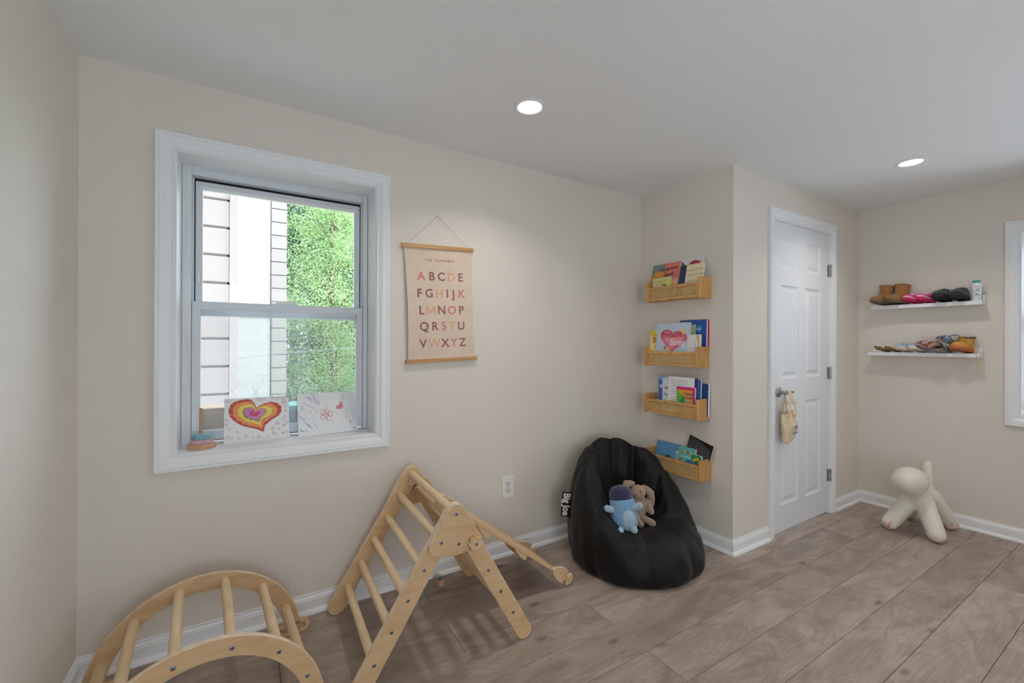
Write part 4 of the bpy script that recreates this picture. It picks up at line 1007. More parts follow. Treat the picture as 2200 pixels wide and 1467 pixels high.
MB().tube([(-0.008, h * .43, 0.0004), (0.02, h * .36, 0.0004), (0.05, h * .30, 0.0004), (0.03, h * .22, 0.0004)], 0.0005, 4).obj('string_line', mat('print_string', (190, 160, 160), 0.8), t)
t, w, h = book('small white book with blue lines at the right of the second shelf', 1, -0.448, -0.532, 1.294, 0.086, 0.05, (230, 228, 228), 0.016)
MB().tube([(-0.036, h * .80, 0.0004), (0.010, h * .80, 0.0004), (0.012, h * .52, 0.0004), (-0.036, h * .56, 0.0004)], 0.0006, 4).obj('blue_line', mat('print_blue_line', (70, 120, 170), 0.7), t)
art(t, 'gold_wedge', [(0.016, h * .98), (0.034, h * .98), (0.036, h * .5)], (216, 176, 80)); txt(t, 'UX', 0.024, (40, 70, 140), -0.008, h * .36, 0.03)

# third shelf
t, w, h = book('navy blue board book at the right end of the third shelf', 2, -0.440, -0.560 + 0.008, 0.990, 0.030, 0.03, (34, 66, 124), 0.022, True)
for i in range(5): art(t, 'star_dot', ellipse(0.028 + 0.012 * (i % 2), h * (.85 - .09 * i), 0.0018, 0.0018, 8), (220, 226, 236))
t, w, h = book('blue and black board book behind the white page book', 2, -0.380, -0.512, 1.012, 0.048, 0.03, (48, 122, 190), 0.014, True, spine=(24, 44, 34))
t, w, h = book('purple blue picture book mostly hidden on the third shelf', 2, -0.330, -0.505, 1.020, 0.064, 0.03, (60, 74, 140), 0.008)
t, w, h = book('light blue starry picture book at the left of the third shelf', 2, -0.212, -0.402, 1.018, 0.070, 0.03, (120, 166, 208), 0.010)
art(t, 'deep_blue_patch', [(-w / 2, 0.03), (-w / 2 + 0.035, 0.03), (-w / 2 + 0.045, h * .6), (-w / 2 + 0.02, h * .9), (-w / 2, h * .9)], (64, 108, 176)); art(t, 'cloud_patch', ellipse(0.0, h * .93, 0.07, 0.012), (200, 216, 230), 2)
st_ = [(-0.072 + (0.021 if i % 2 == 0 else 0.009) * sin(2 * pi * i / 10), h * .72 + (0.021 if i % 2 == 0 else 0.009) * cos(2 * pi * i / 10)) for i in range(10)]; art(t, 'white_star', st_, (226, 232, 240), 3); art(t, 'red_spot', ellipse(-0.068, h * .24, 0.008, 0.008), (190, 84, 70), 3)
t, w, h = book('pale grey book lettered Los on the third shelf', 2, -0.252, -0.410, 0.996, 0.080, 0.03, (218, 220, 228), 0.008)
txt(t, 'LOS ATL', 0.026, (70, 76, 130), -w / 2 + 0.014, h * .76, 0.012, 0, 'LEFT', 0.8); txt(t, 'Flip Pages', 0.026, (80, 84, 96), -w / 2 + 0.014, h * .56, 0.006, 0, 'LEFT', 0.8); art(t, 'pale_disc', ellipse(0.0, h * .22, 0.075, 0.048), (232, 232, 234))
t, w, h = book('tall white book with many lines of small text on the third shelf', 2, -0.304, -0.492, 1.024, 0.088, 0.03, (234, 234, 236), 0.010)
for i in range(12):
    if i in (4, 8): continue
    c_ = ((120, 120, 130), (170, 130, 100), (110, 130, 170))[i % 3]
    for q in range(3): art(t, 'text_line', rrect(-0.070 + 0.042 * q, h * (.90 - .052 * i), -0.070 + 0.042 * q + 0.036, h * (.90 - .052 * i) + 0.0026, 0.0008, 2), c_)
art(t, 'blue_picture', rrect(-0.078, h * .26, -0.046, h * .35, 0.002), (80, 150, 180))
t, w, h = book('bright pink and orange board book titled Chicka Chicka Boom Boom', 2, -0.376, -0.508, 0.966, 0.0955, 0.02, (214, 30, 120), 0.013, True)
art(t, 'orange_field', rrect(-w / 2, 0.0, w / 2 - 0.016, h - 0.020, 0.001), (240, 168, 44))
lf = [(-w / 2 + 0.002, h * .30), (-w / 2, h * .70), (-w / 2 + 0.008, h * .93), (-w / 2 + 0.024, h * .80), (-w / 2 + 0.026, h * .72), (-w / 2 + 0.046, h * .76), (-w / 2 + 0.038, h * .60), (-w / 2 + 0.028, h * .45)]
art(t, 'leaf_shape', lf, (112, 176, 66), 2); art(t, 'leaf_shape', [(-w / 2 + 0.010, h * .26), (-w / 2 + 0.028, h * .44), (-w / 2 + 0.022, h * .54), (-w / 2 + 0.034, h * .56), (-w / 2 + 0.046, h * .72), (-w / 2 + 0.058, h * .60), (-w / 2 + 0.060, h * .44), (-w / 2 + 0.066, h * .40), (-w / 2 + 0.060, h * .24)], (28, 138, 92), 3)
for i in range(9): art(t, 'yellow_dot', ellipse(-w / 2 + 0.010 + 0.0145 * i * 0.9, h - 0.010 + 0.003 * (-1) ** i, 0.0018, 0.0018, 8), (250, 214, 90), 3)
for i in range(8): art(t, 'yellow_dot', ellipse(w / 2 - 0.008 + 0.003 * (-1) ** i, h - 0.026 - 0.015 * i, 0.0018, 0.0018, 8), (250, 214, 90), 3)
for i, (s_, c_) in enumerate((('Chicka', (96, 50, 130)), ('Chicka', (96, 50, 130)), ('Boom', (84, 180, 160)), ('Boom', (84, 180, 160)))): txt(t, s_, 0.0235, c_, 0.020, h * (.76 - .125 * i), 0.025)

# lowest shelf
t, w, h = book('black board book with white scratch lines at the back of the lowest shelf', 3, -0.372, -0.540, 0.622, 0.034, 0.04, (34, 34, 36), 0.012, roll=-0.26, spine=(224, 196, 160))
for i in range(7): MB().tube([(-w / 2 + 0.004, h - 0.012 - 0.012 * i, 0.0004), (-0.02, h - 0.014 - 0.012 * i, 0.0004), (w / 2 - 0.006, h - 0.045 - 0.014 * i, 0.0004)], 0.0005, 4).obj('white_line', mat('print_white', (226, 226, 226), 0.7), t)
t, w, h = book('blue board book with a barcode patch on the lowest shelf', 3, -0.170, -0.362, 0.577, 0.072, math.atan2(0.05, 0.16), (92, 146, 190), 0.012, True, spine=(206, 190, 110))
art(t, 'white_patch', rrect(w / 2 - 0.030, 0.065, w / 2 - 0.006, 0.125, 0.002), (232, 232, 232))
for i in range(6): art(t, 'dark_bar', [(w / 2 - 0.027 + 0.0035 * i, 0.070), (w / 2 - 0.0255 + 0.0035 * i, 0.070), (w / 2 - 0.0255 + 0.0035 * i, 0.110), (w / 2 - 0.027 + 0.0035 * i, 0.110)], (40, 40, 44), 2)
art(t, 'dark_spot', ellipse(0.01, 0.075, 0.02, 0.012), (60, 84, 60), 2)
t, w, h = book('teal board book with red and yellow title letters on the lowest shelf', 3, -0.362, -0.480, 0.578, 0.084, math.atan2(0.04, 0.16), (96, 184, 180), 0.016, True)
for i, (s_, c_) in enumerate(zip('COMO', ((206, 70, 60), (240, 190, 60), (206, 70, 60), (240, 190, 60)))): txt(t, s_, 0.026, c_, -0.036 + 0.022 * i, h * .80, 0.02)
txt(t, 'te sientes', 0.017, (220, 236, 236), 0.0, h * .64, 0.006); art(t, 'blue_patch', ellipse(0.03, h * .45, 0.032, 0.018), (70, 110, 170)); art(t, 'red_patch', ellipse(-0.038, h * .50, 0.008, 0.010), (200, 70, 64))
t, w, h = book('small green and yellow board book at the right of the lowest shelf', 3, -0.462, -0.528, 0.545, 0.070, 0.10, (72, 150, 84), 0.018, True)
art(t, 'yellow_leaf', ellipse(0.0, h * .80, 0.022, 0.010, 16, 0.3), (222, 206, 70)); art(t, 'blue_leaf', ellipse(0.012, h * .6, 0.02, 0.010, 16, -0.3), (60, 110, 170), 2)

# ---------------------------------------------------------------- bean bag
BLACK = mat('black_nylon', (11, 11, 13), 0.52, bump=0.8, bscale=9, spec=0.30, sheen=0.06, stretch=(1, 1, 0.45))
bb = thing('bean_bag', 'black fabric bean bag chair against the closet corner', 'bean bag', (2.452, -0.402, 0), radians(-5))
def sstep(a_, b_, x): t_ = max(0, min(1, (x - a_) / (b_ - a_))); return t_ * t_ * (3 - 2 * t_)
NA = 168; seams = [radians(d_) for d_ in (-157, -118, -74, -30, 12, 56, 100, 140, 172)]
rings_ = []
def rim(b_): return 0.228 + 0.335 * sstep(47, 124, b_) + 0.080 * sstep(110, 175, b_)
levels = [('o', 0.285, 0.0), ('o', 0.338, 0.0), ('o', 0.357, 0.010), ('o', 0.374, 0.06), ('o', 0.384, 0.16), ('o', 0.386, 0.30), ('o', 0.382, 0.44), ('o', 0.376, 0.57), ('o', 0.366, 0.69), ('o', 0.352, 0.80), ('o', 0.334, 0.89), ('o', 0.313, 0.955), ('o', 0.290, 0.99), ('o', 0.266, 1.0), ('i', 0.243, 0.985), ('i', 0.226, 0.94), ('i', 0.212, 0.84), ('i', 0.202, 0.66), ('i', 0.190, 0.40), ('i', 0.174, 0.16), ('i', 0.146, 0.02), ('i', 0.110, -0.02), ('i', 0.06, -0.04), ('i', 0.015, -0.05)]
rw = random.Random(21)
waves = [(rw.randint(9, 30), rw.uniform(-40, 40), rw.uniform(0, 6.28), rw.uniform(0.0006, 0.0018)) for _ in range(14)]
for kind, r_, f_ in levels:
    ring = []
    for i in range(NA):
        a_ = 2 * pi * i / NA - pi                      # 0 = front (-y)
        b_ = abs(math.degrees(a_)); hh = rim(b_); seat = 0.212
        if kind == 'o': z_ = f_ * hh
        else: z_ = seat + (hh - seat) * f_ if f_ > 0 else seat + f_ * 0.6
        ds = min(abs((a_ - s_ + pi) % (2 * pi) - pi) for s_ in seams)
        crease = math.exp(-(ds / 0.035) ** 2); sag = math.exp(-(ds / 0.16) ** 2)
        live = 0.0 if (kind == 'o' and f_ < 0.02) else 1.0
        if kind == 'o':
            rad = r_ - live * (0.006 * crease + 0.009 * sag)
            if f_ > 0.7: z_ -= (0.010 * sag + 0.006 * crease) * sstep(0.7, 1.0, f_)
        else:
            k_ = 1.0 if f_ > 0 else 0.0
            rad = r_ + k_ * (0.008 * crease + 0.020 * sag)
            if f_ > 0.4: z_ -= 0.012 * sag
            rad -= 0.02 * (1 - sstep(20, 80, b_))
        rad += live * sum(w_ * sin(n_ * a_ + q_ * z_ + p_) for n_, q_, p_, w_ in waves)
        ring.append((rad * sin(a_), -rad * cos(a_) * 0.98, max(0.0, z_)))
    rings_.append(ring)
mb = MB(); mb.rings(rings_)
body = mb.obj('bag_body', BLACK, bb, smooth=180, sub=1)
SEAM = mat('seam_thread', (9, 9, 10), 0.7)
for s_ in seams:
    i = int(round((s_ + pi) / (2 * pi) * NA)) % NA
    MB().tube([Vector(rings_[k][i]) for k in range(3, 15)], 0.0016, 6).obj('seam', SEAM, bb, smooth=60)
# the tag is sewn into the side seam and sticks straight out of the bag; its lettering runs downwards
TG = bb.matrix_basis.inverted() @ Matrix(((0, 0.8515, -0.5243, 2.121), (0, -0.5243, -0.8515, -0.191), (-1, 0, 0, 0.296), (0, 0, 0, 1))) @ Matrix.Rotation(radians(-4), 4, 'Z')
tg = MB().box((-0.072, -0.028, -0.001), (0.072, 0.055, 0.001)).obj('fabric_tag', mat('black_tag', (12, 12, 14), 0.5), bb); tg.matrix_local = TG
text_mesh('tag_lettering', 'Big Joe', 0.056, mat('tag_white', (232, 224, 218), 0.6), tg, (0.0, 0.000, 0.0016), bold=0.03, sx=0.84)

# ---------------------------------------------------------------- soft toys on the bean bag
def plush(name, rgb, **k): return mat(name, rgb, 0.95, var=0.10, vscale=60, bump=0.35, bscale=300, sheen=0.4, **k)
sb = thing('blue_plush', 'plain plump blue soft toy with a navy top sitting on the bean bag', 'soft toy', (2.300, -0.488, 0.216), radians(-38))
TB = Matrix.Rotation(radians(-8), 4, 'Y') @ Matrix.Rotation(radians(-10), 4, 'X')
prof = [(0.030, 0.000), (0.055, 0.006), (0.070, 0.030), (0.075, 0.065), (0.073, 0.105), (0.066, 0.140), (0.064, 0.165)]
prof2 = [(0.0635, 0.163), (0.064, 0.185), (0.058, 0.210), (0.042, 0.228), (0.018, 0.236)]
def turned(pr, n=28): return [[(r_ * cos(2 * pi * i / n), r_ * 0.85 * sin(2 * pi * i / n), z_) for i in range(n)] for r_, z_ in pr]
MB().rings(turned(prof), M=TB).obj('plush_body', plush('plush_blue', (122, 164, 200)), sb, smooth=180)
MB().rings(turned(prof2), M=TB).obj('plush_top', plush('plush_navy', (46, 44, 78)), sb, smooth=180)
MB().ball((0.012, -0.030, 0.068), (0.046, 0.040, 0.066), M=TB).obj('belly_patch', plush('plush_pale', (168, 190, 206)), sb, smooth=180)
for sx_ in (-1, 1):
    MB().capsule((sx_ * 0.060, -0.030, 0.118), (sx_ * 0.086, -0.044, 0.128), 0.017, 0.019, M=TB).obj('arm', plush('plush_pale', (168, 190, 206)), sb, smooth=180)
    MB().capsule((sx_ * 0.035, -0.040, 0.012), (sx_ * 0.037, -0.070, 0.014), 0.020, 0.018, M=TB).obj('foot', plush('plush_pale', (168, 190, 206)), sb, smooth=180)
bn = thing('bunny_plush', 'brown floppy eared bunny soft toy beside the blue one', 'soft toy', (2.452, -0.418, 0.216), radians(-20))
BR = plush('plush_brown', (164, 138, 116))
TBB = Matrix.Rotation(radians(12), 4, 'Y')
mb = MB(); mb.ball((0, 0, 0.075), (0.050, 0.042, 0.075)); mb.ball((-0.030, -0.018, 0.165), (0.044, 0.042, 0.040)); mb.ball((-0.052, -0.040, 0.155), (0.024, 0.022, 0.020))
mb.capsule((0.035, -0.03, 0.02), (0.060, -0.075, 0.018), 0.021, 0.022); mb.capsule((-0.02, -0.03, 0.012), (-0.012, -0.080, 0.004), 0.020, 0.020); mb.capsule((0.042, -0.020, 0.120), (0.062, -0.040, 0.070), 0.017, 0.019); mb.capsule((-0.045, -0.015, 0.115), (-0.062, -0.03, 0.075), 0.016, 0.018)
mb.v = [tuple(TBB @ Vector(p)) for p in mb.v]
mb.obj('bunny_body', BR, bn, smooth=180, voxel=0.006)
for a_, b_, c_ in (((0.000, 0.0, 0.198), (0.050, -0.012, 0.168), (0.075, -0.018, 0.095)), ((-0.045, 0.012, 0.200), (-0.090, 0.02, 0.190), (-0.105, 0.0, 0.150))):
    MB().tube([TBB @ Vector(p) for p in (a_, tuple((x + y) / 2 for x, y in zip(a_, b_)), b_, tuple((x + y) / 2 for x, y in zip(b_, c_)), c_)], [0.010, 0.020, 0.023, 0.021, 0.010], 12).obj('ear', BR, bn, smooth=180)
MB().ball(tuple(TBB @ Vector((-0.040, -0.058, 0.176))), 0.0042, 10, 8).obj('eye', BLACKHOLE, bn, smooth=180)
MB().ball(tuple(TBB @ Vector((-0.066, -0.060, 0.158))), (0.005, 0.004, 0.004), 10, 8).obj('nose', mat('nose_pink', (120, 84, 80), 0.7), bn, smooth=180)
MB().ball(tuple(TBB @ Vector((0.052, 0.03, 0.03))), 0.016, 14, 10).obj('tail', plush('plush_white', (222, 220, 216)), bn, smooth=180)

# ---------------------------------------------------------------- white dog stool
DOG = bpy.data.materials.new('marked_plastic'); DOG.use_nodes = True
nt = DOG.node_tree; b_ = nt.nodes['Principled BSDF']; b_.inputs['Roughness'].default_value = 0.38
tc = nt.nodes.new('ShaderNodeTexCoord'); n1 = nt.nodes.new('ShaderNodeTexNoise'); n1.inputs['Scale'].default_value = 17; n1.inputs['Detail'].default_value = 8; n1.inputs['Roughness'].default_value = 0.7; n1.inputs['Distortion'].default_value = 1.2
nt.links.new(tc.outputs['Object'], n1.inputs['Vector'])
r_ = nt.nodes.new('ShaderNodeValToRGB'); r_.color_ramp.elements[0].position = 0.55; r_.color_ramp.elements[1].position = 0.60; nt.links.new(n1.outputs['Fac'], r_.inputs['Fac'])
sp = nt.nodes.new('ShaderNodeSeparateXYZ'); nt.links.new(tc.outputs['Object'], sp.inputs[0])
zr = nt.nodes.new('ShaderNodeMapRange'); zr.inputs['From Min'].default_value = 0.03; zr.inputs['From Max'].default_value = 0.085; zr.inputs['To Min'].default_value = 1.0; zr.inputs['To Max'].default_value = 0.10; nt.links.new(sp.outputs['Z'], zr.inputs['Value'])
mu = nt.nodes.new('ShaderNodeMath'); mu.operation = 'MULTIPLY'; nt.links.new(r_.outputs['Color'], mu.inputs[0]); nt.links.new(zr.outputs[0], mu.inputs[1])
mx = nt.nodes.new('ShaderNodeMix'); mx.data_type = 'RGBA'; mx.inputs['A'].default_value = (*s2l((226, 218, 202)), 1); mx.inputs['B'].default_value = (*s2l((222, 92, 48)), 1)
nt.links.new(mu.outputs[0], mx.inputs['Factor']); nt.links.new(mx.outputs['Result'], b_.inputs['Base Color'])
dg_ = thing('dog_stool', 'cream plastic abstract dog stool marked with orange crayon', 'stool', (4.365, -1.150, 0))
def dogm(nm, parts, vox=0.008):
    mb = MB()
    for p in parts: (mb.capsule(*p[1:]) if p[0] == 'c' else mb.ball(*p[1:]))
    return mb
mb = dogm('', [('c', (-0.075, 0, 0.225), (0.085, 0, 0.225), 0.060, 0.060), ('c', (0.095, 0.0, 0.24), (0.125, 0.0, 0.415), 0.036, 0.031), ('c', (-0.085, 0, 0.235), (-0.125, 0, 0.300), 0.050, 0.046),
               ('c', (-0.065, 0.030, 0.215), (-0.175, 0.108, 0.049), 0.054, 0.048), ('c', (-0.065, -0.030, 0.215), (-0.165, -0.116, 0.049), 0.054, 0.048),
               ('c', (0.080, 0.030, 0.215), (0.160, 0.112, 0.049), 0.054, 0.048), ('c', (0.080, -0.030, 0.215), (0.170, -0.098, 0.049), 0.054, 0.048)])
mb.obj('dog_body', DOG, dg_, smooth=180, voxel=0.008)
mb = MB(); mb.ball((-0.155, 0.013, 0.347), (0.122, 0.090, 0.090), 40, 24)
DOGH = DOG.copy(); DOGH.name = 'marked_plastic_head'
for nd in DOGH.node_tree.nodes:
    if nd.type == 'MAP_RANGE':
        nd.inputs['From Min'].default_value = 0.30; nd.inputs['From Max'].default_value = 0.42; nd.inputs['To Min'].default_value = 0.75; nd.inputs['To Max'].default_value = 0.25
    if nd.type == 'VALTORGB': nd.color_ramp.elements[0].position = 0.60; nd.color_ramp.elements[1].position = 0.66
mb.obj('dog_head', DOGH, dg_, smooth=180)

# ---------------------------------------------------------------- shoe ledges on the right wall
LEDGE_D = 0.105
def ledge(y0, z0, L, label):
    t = thing('shoe_ledge', label, 'shelf', M=frameM('right', (XR - 0.0005, y0, z0)), group='white shoe ledges')
    MB().box((0, 0, 0), (L, 0.026, LEDGE_D)).obj('ledge_board', TRIM, t, bevel=0.002)
    MB().box((0, 0.026, 0), (L, 0.060, 0.008)).obj('back_lip', TRIM, t, bevel=0.002)
    MB().box((L - 0.006, 0.026, 0.008), (L, 0.066, 0.050)).obj('end_stop', TRIM, t, bevel=0.002)
    return t
ledge(-0.806, 1.497, 0.582, 'upper white wall ledge carrying boots and slippers')
ledge(-0.790, 1.152, 0.585, 'lower white wall ledge carrying sandals and small shoes')
ZU, ZL = 1.523, 1.178

def shoeM(yc, z0, back=0.028, tilt=12.0, yaw=0.0):
    """shoe frame: local z runs from heel to toe out of the wall, x to the right, y up; the toe is tipped up"""
    return frameM('right', (XR - back, yc, z0)) @ Matrix.Rotation(radians(yaw), 4, 'Y') @ Matrix.Rotation(radians(-tilt), 4, 'X')
def sole_w(s_, W, toe=1.0):
    """half width along the shoe, s_ 0 heel .. 1 toe"""
    e = max(0.0, 1 - (2 * s_ - 1) ** 2)
    return W / 2 * (e ** 0.28) * (0.84 + 0.20 * sstep(0.3, 0.72, s_))
def sole_part(t, L, W, th, m, spring=0.006, n=22, name='sole', y0=0.0):
    r = []
    for i in range(n + 1):
        s_ = 0.004 + 0.992 * i / n; w = max(0.003, sole_w(s_, W)); y = y0 + spring * sstep(0.6, 1.0, s_) ** 1.5
        r.append([(-w, y + th * .3, s_ * L), (-w * .9, y, s_ * L), (w * .9, y, s_ * L), (w, y + th * .3, s_ * L), (w, y + th, s_ * L), (-w, y + th, s_ * L)])
    return MB().rings(r).obj(name, m, t, smooth=45)
def upper_part(t, L, W, th, hfun, m, spring=0.006, n=24, k=10, name='upper', inset=0.94, pw=0.8, jitter=0.0):
    r = []; rnd = random.Random(5)
    for i in range(n + 1):
        s_ = 0.006 + 0.986 * i / n; w = max(0.0025, sole_w(s_, W) * inset); y = th + spring * sstep(0.6, 1.0, s_) ** 1.5; h = hfun(s_); ring = []
        for q in range(2 * k + 1):
            a_ = pi * q / (2 * k); j_ = 1 + jitter * rnd.uniform(-1, 1)
            ring.append((w * cos(a_) * (1 if abs(cos(a_)) > 0.98 else j_), y - 0.001 + h * (sin(a_) ** pw) * j_, s_ * L))
        r.append(ring)
    return MB().rings(r).obj(name, m, t, smooth=70)
def hump(heel, top, toe):
    """height profile of an upper: heel height, highest point, toe height"""
    def f(s_):
        e = 1 - abs(2 * s_ - 1) ** 6
        v = heel + (top - heel) * sstep(0.0, 0.38, s_); v = v + (toe - v) * sstep(0.40, 0.86, s_)
        return max(0.002, v * max(0.05, e) ** 0.5)
    return f
def new_shoe(name, label, M, group): return thing(name, label, 'shoe', M=M, group=group)

# tan boots
SUEDE = mat('tan_suede', (164, 112, 62), 0.95, var=0.14, vscale=20, bump=0.2, bscale=120, sheen=0.3); SUEDES = mat('boot_sole', (122, 104, 82), 0.85, var=0.1, vscale=60)
for yc, ya_, lab in ((-0.902, 0, 'left one of the tan suede boots on the upper ledge'), (-0.992, 0, 'right one of the tan suede boots on the upper ledge')):
    L, W = 0.175, 0.078
    t = new_shoe('suede_boot', lab, shoeM(yc, ZU, 0.020, 9, -22), 'tan suede boots')
    sole_part(t, L, W, 0.018, SUEDES); upper_part(t, L, W, 0.018, hump(0.050, 0.062, 0.034), SUEDE)
    r = []
    for i in range(9):
        v_ = i / 8; cz = 0.052 + 0.004 * v_; rx = 0.036 + 0.006 * v_; rz = 0.044 + 0.004 * v_
        r.append([(rx * cos(a_), 0.040 + 0.098 * v_, cz + rz * sin(a_)) for a_ in [2 * pi * q / 28 for q in range(28)]])
    r += [[(p[0] * .9, p[1], (p[2] - 0.056) * .9 + 0.056) for p in r[-1]], [(p[0] * .86, p[1] - 0.05, (p[2] - 0.056) * .86 + 0.056) for p in r[-1]]]
    MB().rings(r).obj('boot_shaft', SUEDE, t, smooth=60)
    MB().tube([(0.0425 * cos(a_), 0.137, 0.056 + 0.0485 * sin(a_)) for a_ in [2 * pi * q / 28 for q in range(28)]], 0.003, 6, close=True).obj('cuff_binding', SUEDE, t, smooth=60)
    MB().tube([((0.036 + 0.006 * v_) * cos(-0.5), 0.040 + 0.098 * v_, 0.052 + 0.004 * v_ + (0.044 + 0.004 * v_) * sin(-0.5)) for v_ in (0.1, 0.4, 0.7, 1.0)], 0.0012, 6).obj('side_seam', SUEDES, t)

# pink sneakers
PINKF = mat('hot_pink_knit', (222, 62, 152), 0.75, bump=0.3, bscale=300); PINKS = mat('hot_pink_rubber', (226, 56, 118), 0.5); WHITER = mat('white_rubber', (236, 226, 232), 0.5)
for yc, lab in ((-1.068, 'left one of the hot pink sneakers on the upper ledge'), (-1.138, 'right one of the hot pink sneakers on the upper ledge')):
    L, W = 0.150, 0.066
    t = new_shoe('pink_sneaker', lab, shoeM(yc, ZU, 0.010, 11, -20), 'hot pink sneakers')
    sole_part(t, L, W, 0.013, PINKS, 0.010); sole_part(t, L, W * 0.985, 0.007, WHITER, 0.010, name='midsole', y0=0.013)
    upper_part(t, L, W, 0.020, hump(0.040, 0.044, 0.020), PINKF, 0.010)
    MB().prism(ellipse(0, 0.045, 0.019, 0.030), 0.056, 0.0605, 'x', Matrix(((0, 1, 0, 0), (1, 0, 0, 0), (0, 0, 1, 0), (0, 0, 0, 1)))).obj('shoe_opening', mat('pink_lining', (236, 150, 190), 0.9), t)
    for q in range(3):
        z_ = 0.078 + 0.012 * q; MB().tube([(-0.018, 0.050 - 0.004 * q, z_), (0, 0.0605 - 0.006 * q, z_ + 0.003), (0.018, 0.050 - 0.004 * q, z_)], 0.0024, 6).obj('lace', WHITER, t)
    MB().prism([(0.010 + 0.009 * sin(2 * pi * q / 10) * (1 if q % 2 == 0 else .4), 0.010 + 0.009 * cos(2 * pi * q / 10) * (1 if q % 2 == 0 else .4)) for q in range(10)], 0.0, 0.003, 'x', Matrix.Translation((0.026, 0.028, 0.055))).obj('star_patch', WHITER, t)

# black fluffy slippers
FUR = mat('black_fur', (26, 26, 30), 1.0, var=0.4, vscale=200, bump=0.9, bscale=420, sheen=0.5); BLKS = mat('black_sole', (38, 37, 37), 0.8)
for yc, lab in ((-1.212, 'left one of the black fluffy slippers on the upper ledge'), (-1.297, 'right one of the black fluffy slippers beside the bottle')):
    L, W = 0.165, 0.082
    t = new_shoe('fluffy_slipper', lab, shoeM(yc, ZU, 0.014, 10, -8), 'black fluffy slippers')
    sole_part(t, L, W, 0.022, BLKS, 0.010)
    upper_part(t, L, W, 0.022, hump(0.020, 0.058, 0.030), FUR, 0.010, 40, 16, 'fur_upper', 1.0, 0.7, 0.07)
    rnd = random.Random(9); mb = MB()
    for q in range(420):
        s_ = rnd.uniform(0.25, 0.9); a_ = pi * rnd.uniform(0.04, 0.96); w = sole_w(s_, W); h = hump(0.020, 0.058, 0.030)(s_)
        p = Vector((w * cos(a_), 0.022 + h * sin(a_) ** .7, s_ * L)); n_ = Vector((cos(a_), sin(a_), rnd.uniform(-.4, .4))).normalized()
        q1 = p + n_ * rnd.uniform(0.006, 0.011); sd = Vector((rnd.uniform(-1, 1), 0, rnd.uniform(-1, 1))).normalized() * 0.0018
        mb.add([p - sd, p + sd, q1], [(0, 1, 2)])
    mb.obj('fur_tufts', FUR, t)['kind'] = 'stuff'

# powder bottle
bt = thing('powder_bottle', 'white plastic bottle with a teal cap at the end of the upper ledge', 'bottle', (XR - 0.062, -1.357, ZU))
BW = mat('white_plastic', (232, 234, 236), 0.35)
def oval(rx, ry, z_, n=32): return [(ry * cos(2 * pi * i / n), rx * sin(2 * pi * i / n), z_) for i in range(n)]
MB().rings([oval(0.022, 0.017, 0), oval(0.0245, 0.0195, 0.004), oval(0.0245, 0.0195, 0.095), oval(0.0235, 0.0185, 0.106), oval(0.018, 0.014, 0.115), oval(0.013, 0.012, 0.118)]).obj('bottle_body', BW, bt, smooth=50)
TEAL = mat('teal_plastic', (62, 168, 168), 0.4)
MB().rings([oval(0.013, 0.012, 0.1175), oval(0.015, 0.013, 0.122), oval(0.020, 0.014, 0.130), oval(0.0205, 0.014, 0.133), oval(0.012, 0.008, 0.135)]).obj('bottle_cap', TEAL, bt, smooth=50)
BM = Matrix.Translation((-0.0197, -0.004, 0)) @ Matrix(((0, 0, -1, 0), (-1, 0, 0, 0), (0, 1, 0, 0), (0, 0, 0, 1)))
for nm, s_, sz, y_, c_ in (('red_lettering', 'Coral', 0.010, 0.092, (206, 70, 80)), ('dark_lettering', 'baby', 0.006, 0.078, (70, 80, 96)), ('small_lettering', 'powder', 0.006, 0.062, (70, 120, 120))):
    text_mesh(nm, s_, sz, mat('label_%02x%02x%02x' % c_, c_, 0.6), bt, M=BM @ Matrix.Translation((0.004, y_, 0.0004)), bold=0.01)
for nm, x_, y_, r1_, r2_, c_ in (('teal_label', 0.004, 0.070, 0.010, 0.004, (150, 206, 196)), ('blue_label', 0.000, 0.042, 0.006, 0.005, (96, 150, 200)), ('pink_label', 0.010, 0.036, 0.005, 0.004, (226, 150, 160)), ('mint_label', 0.010, 0.012, 0.005, 0.006, (130, 206, 180))):
    o = MB().prism(ellipse(x_, y_, r1_, r2_, 16), 0, 0.0003, 'z').obj(nm, mat('label_%02x%02x%02x' % c_, c_, 0.6), bt); o.matrix_local = BM

# little white shoes
TANS = mat('tan_sole', (158, 126, 78), 0.85, bump=0.3, bscale=140); WHT = mat('white_leather', (228, 222, 216), 0.6)
for yc, lab in ((-0.888, 'left one of the small white shoes with tan soles'), (-0.950, 'right one of the small white shoes with tan soles')):
    t = new_shoe('white_shoe', lab, shoeM(yc, ZL, 0.012, 11, -16), 'small white shoes')
    sole_part(t, 0.135, 0.060, 0.009, TANS, 0.012); upper_part(t, 0.135, 0.060, 0.009, hump(0.030, 0.030, 0.017), WHT, 0.012)
    MB().prism(ellipse(0, 0.045, 0.016, 0.026), 0.036, 0.0395, 'x', Matrix(((0, 1, 0, 0), (1, 0, 0, 0), (0, 0, 1, 0), (0, 0, 0, 1)))).obj('shoe_opening', mat('shoe_lining', (196, 180, 160), 0.9), t)
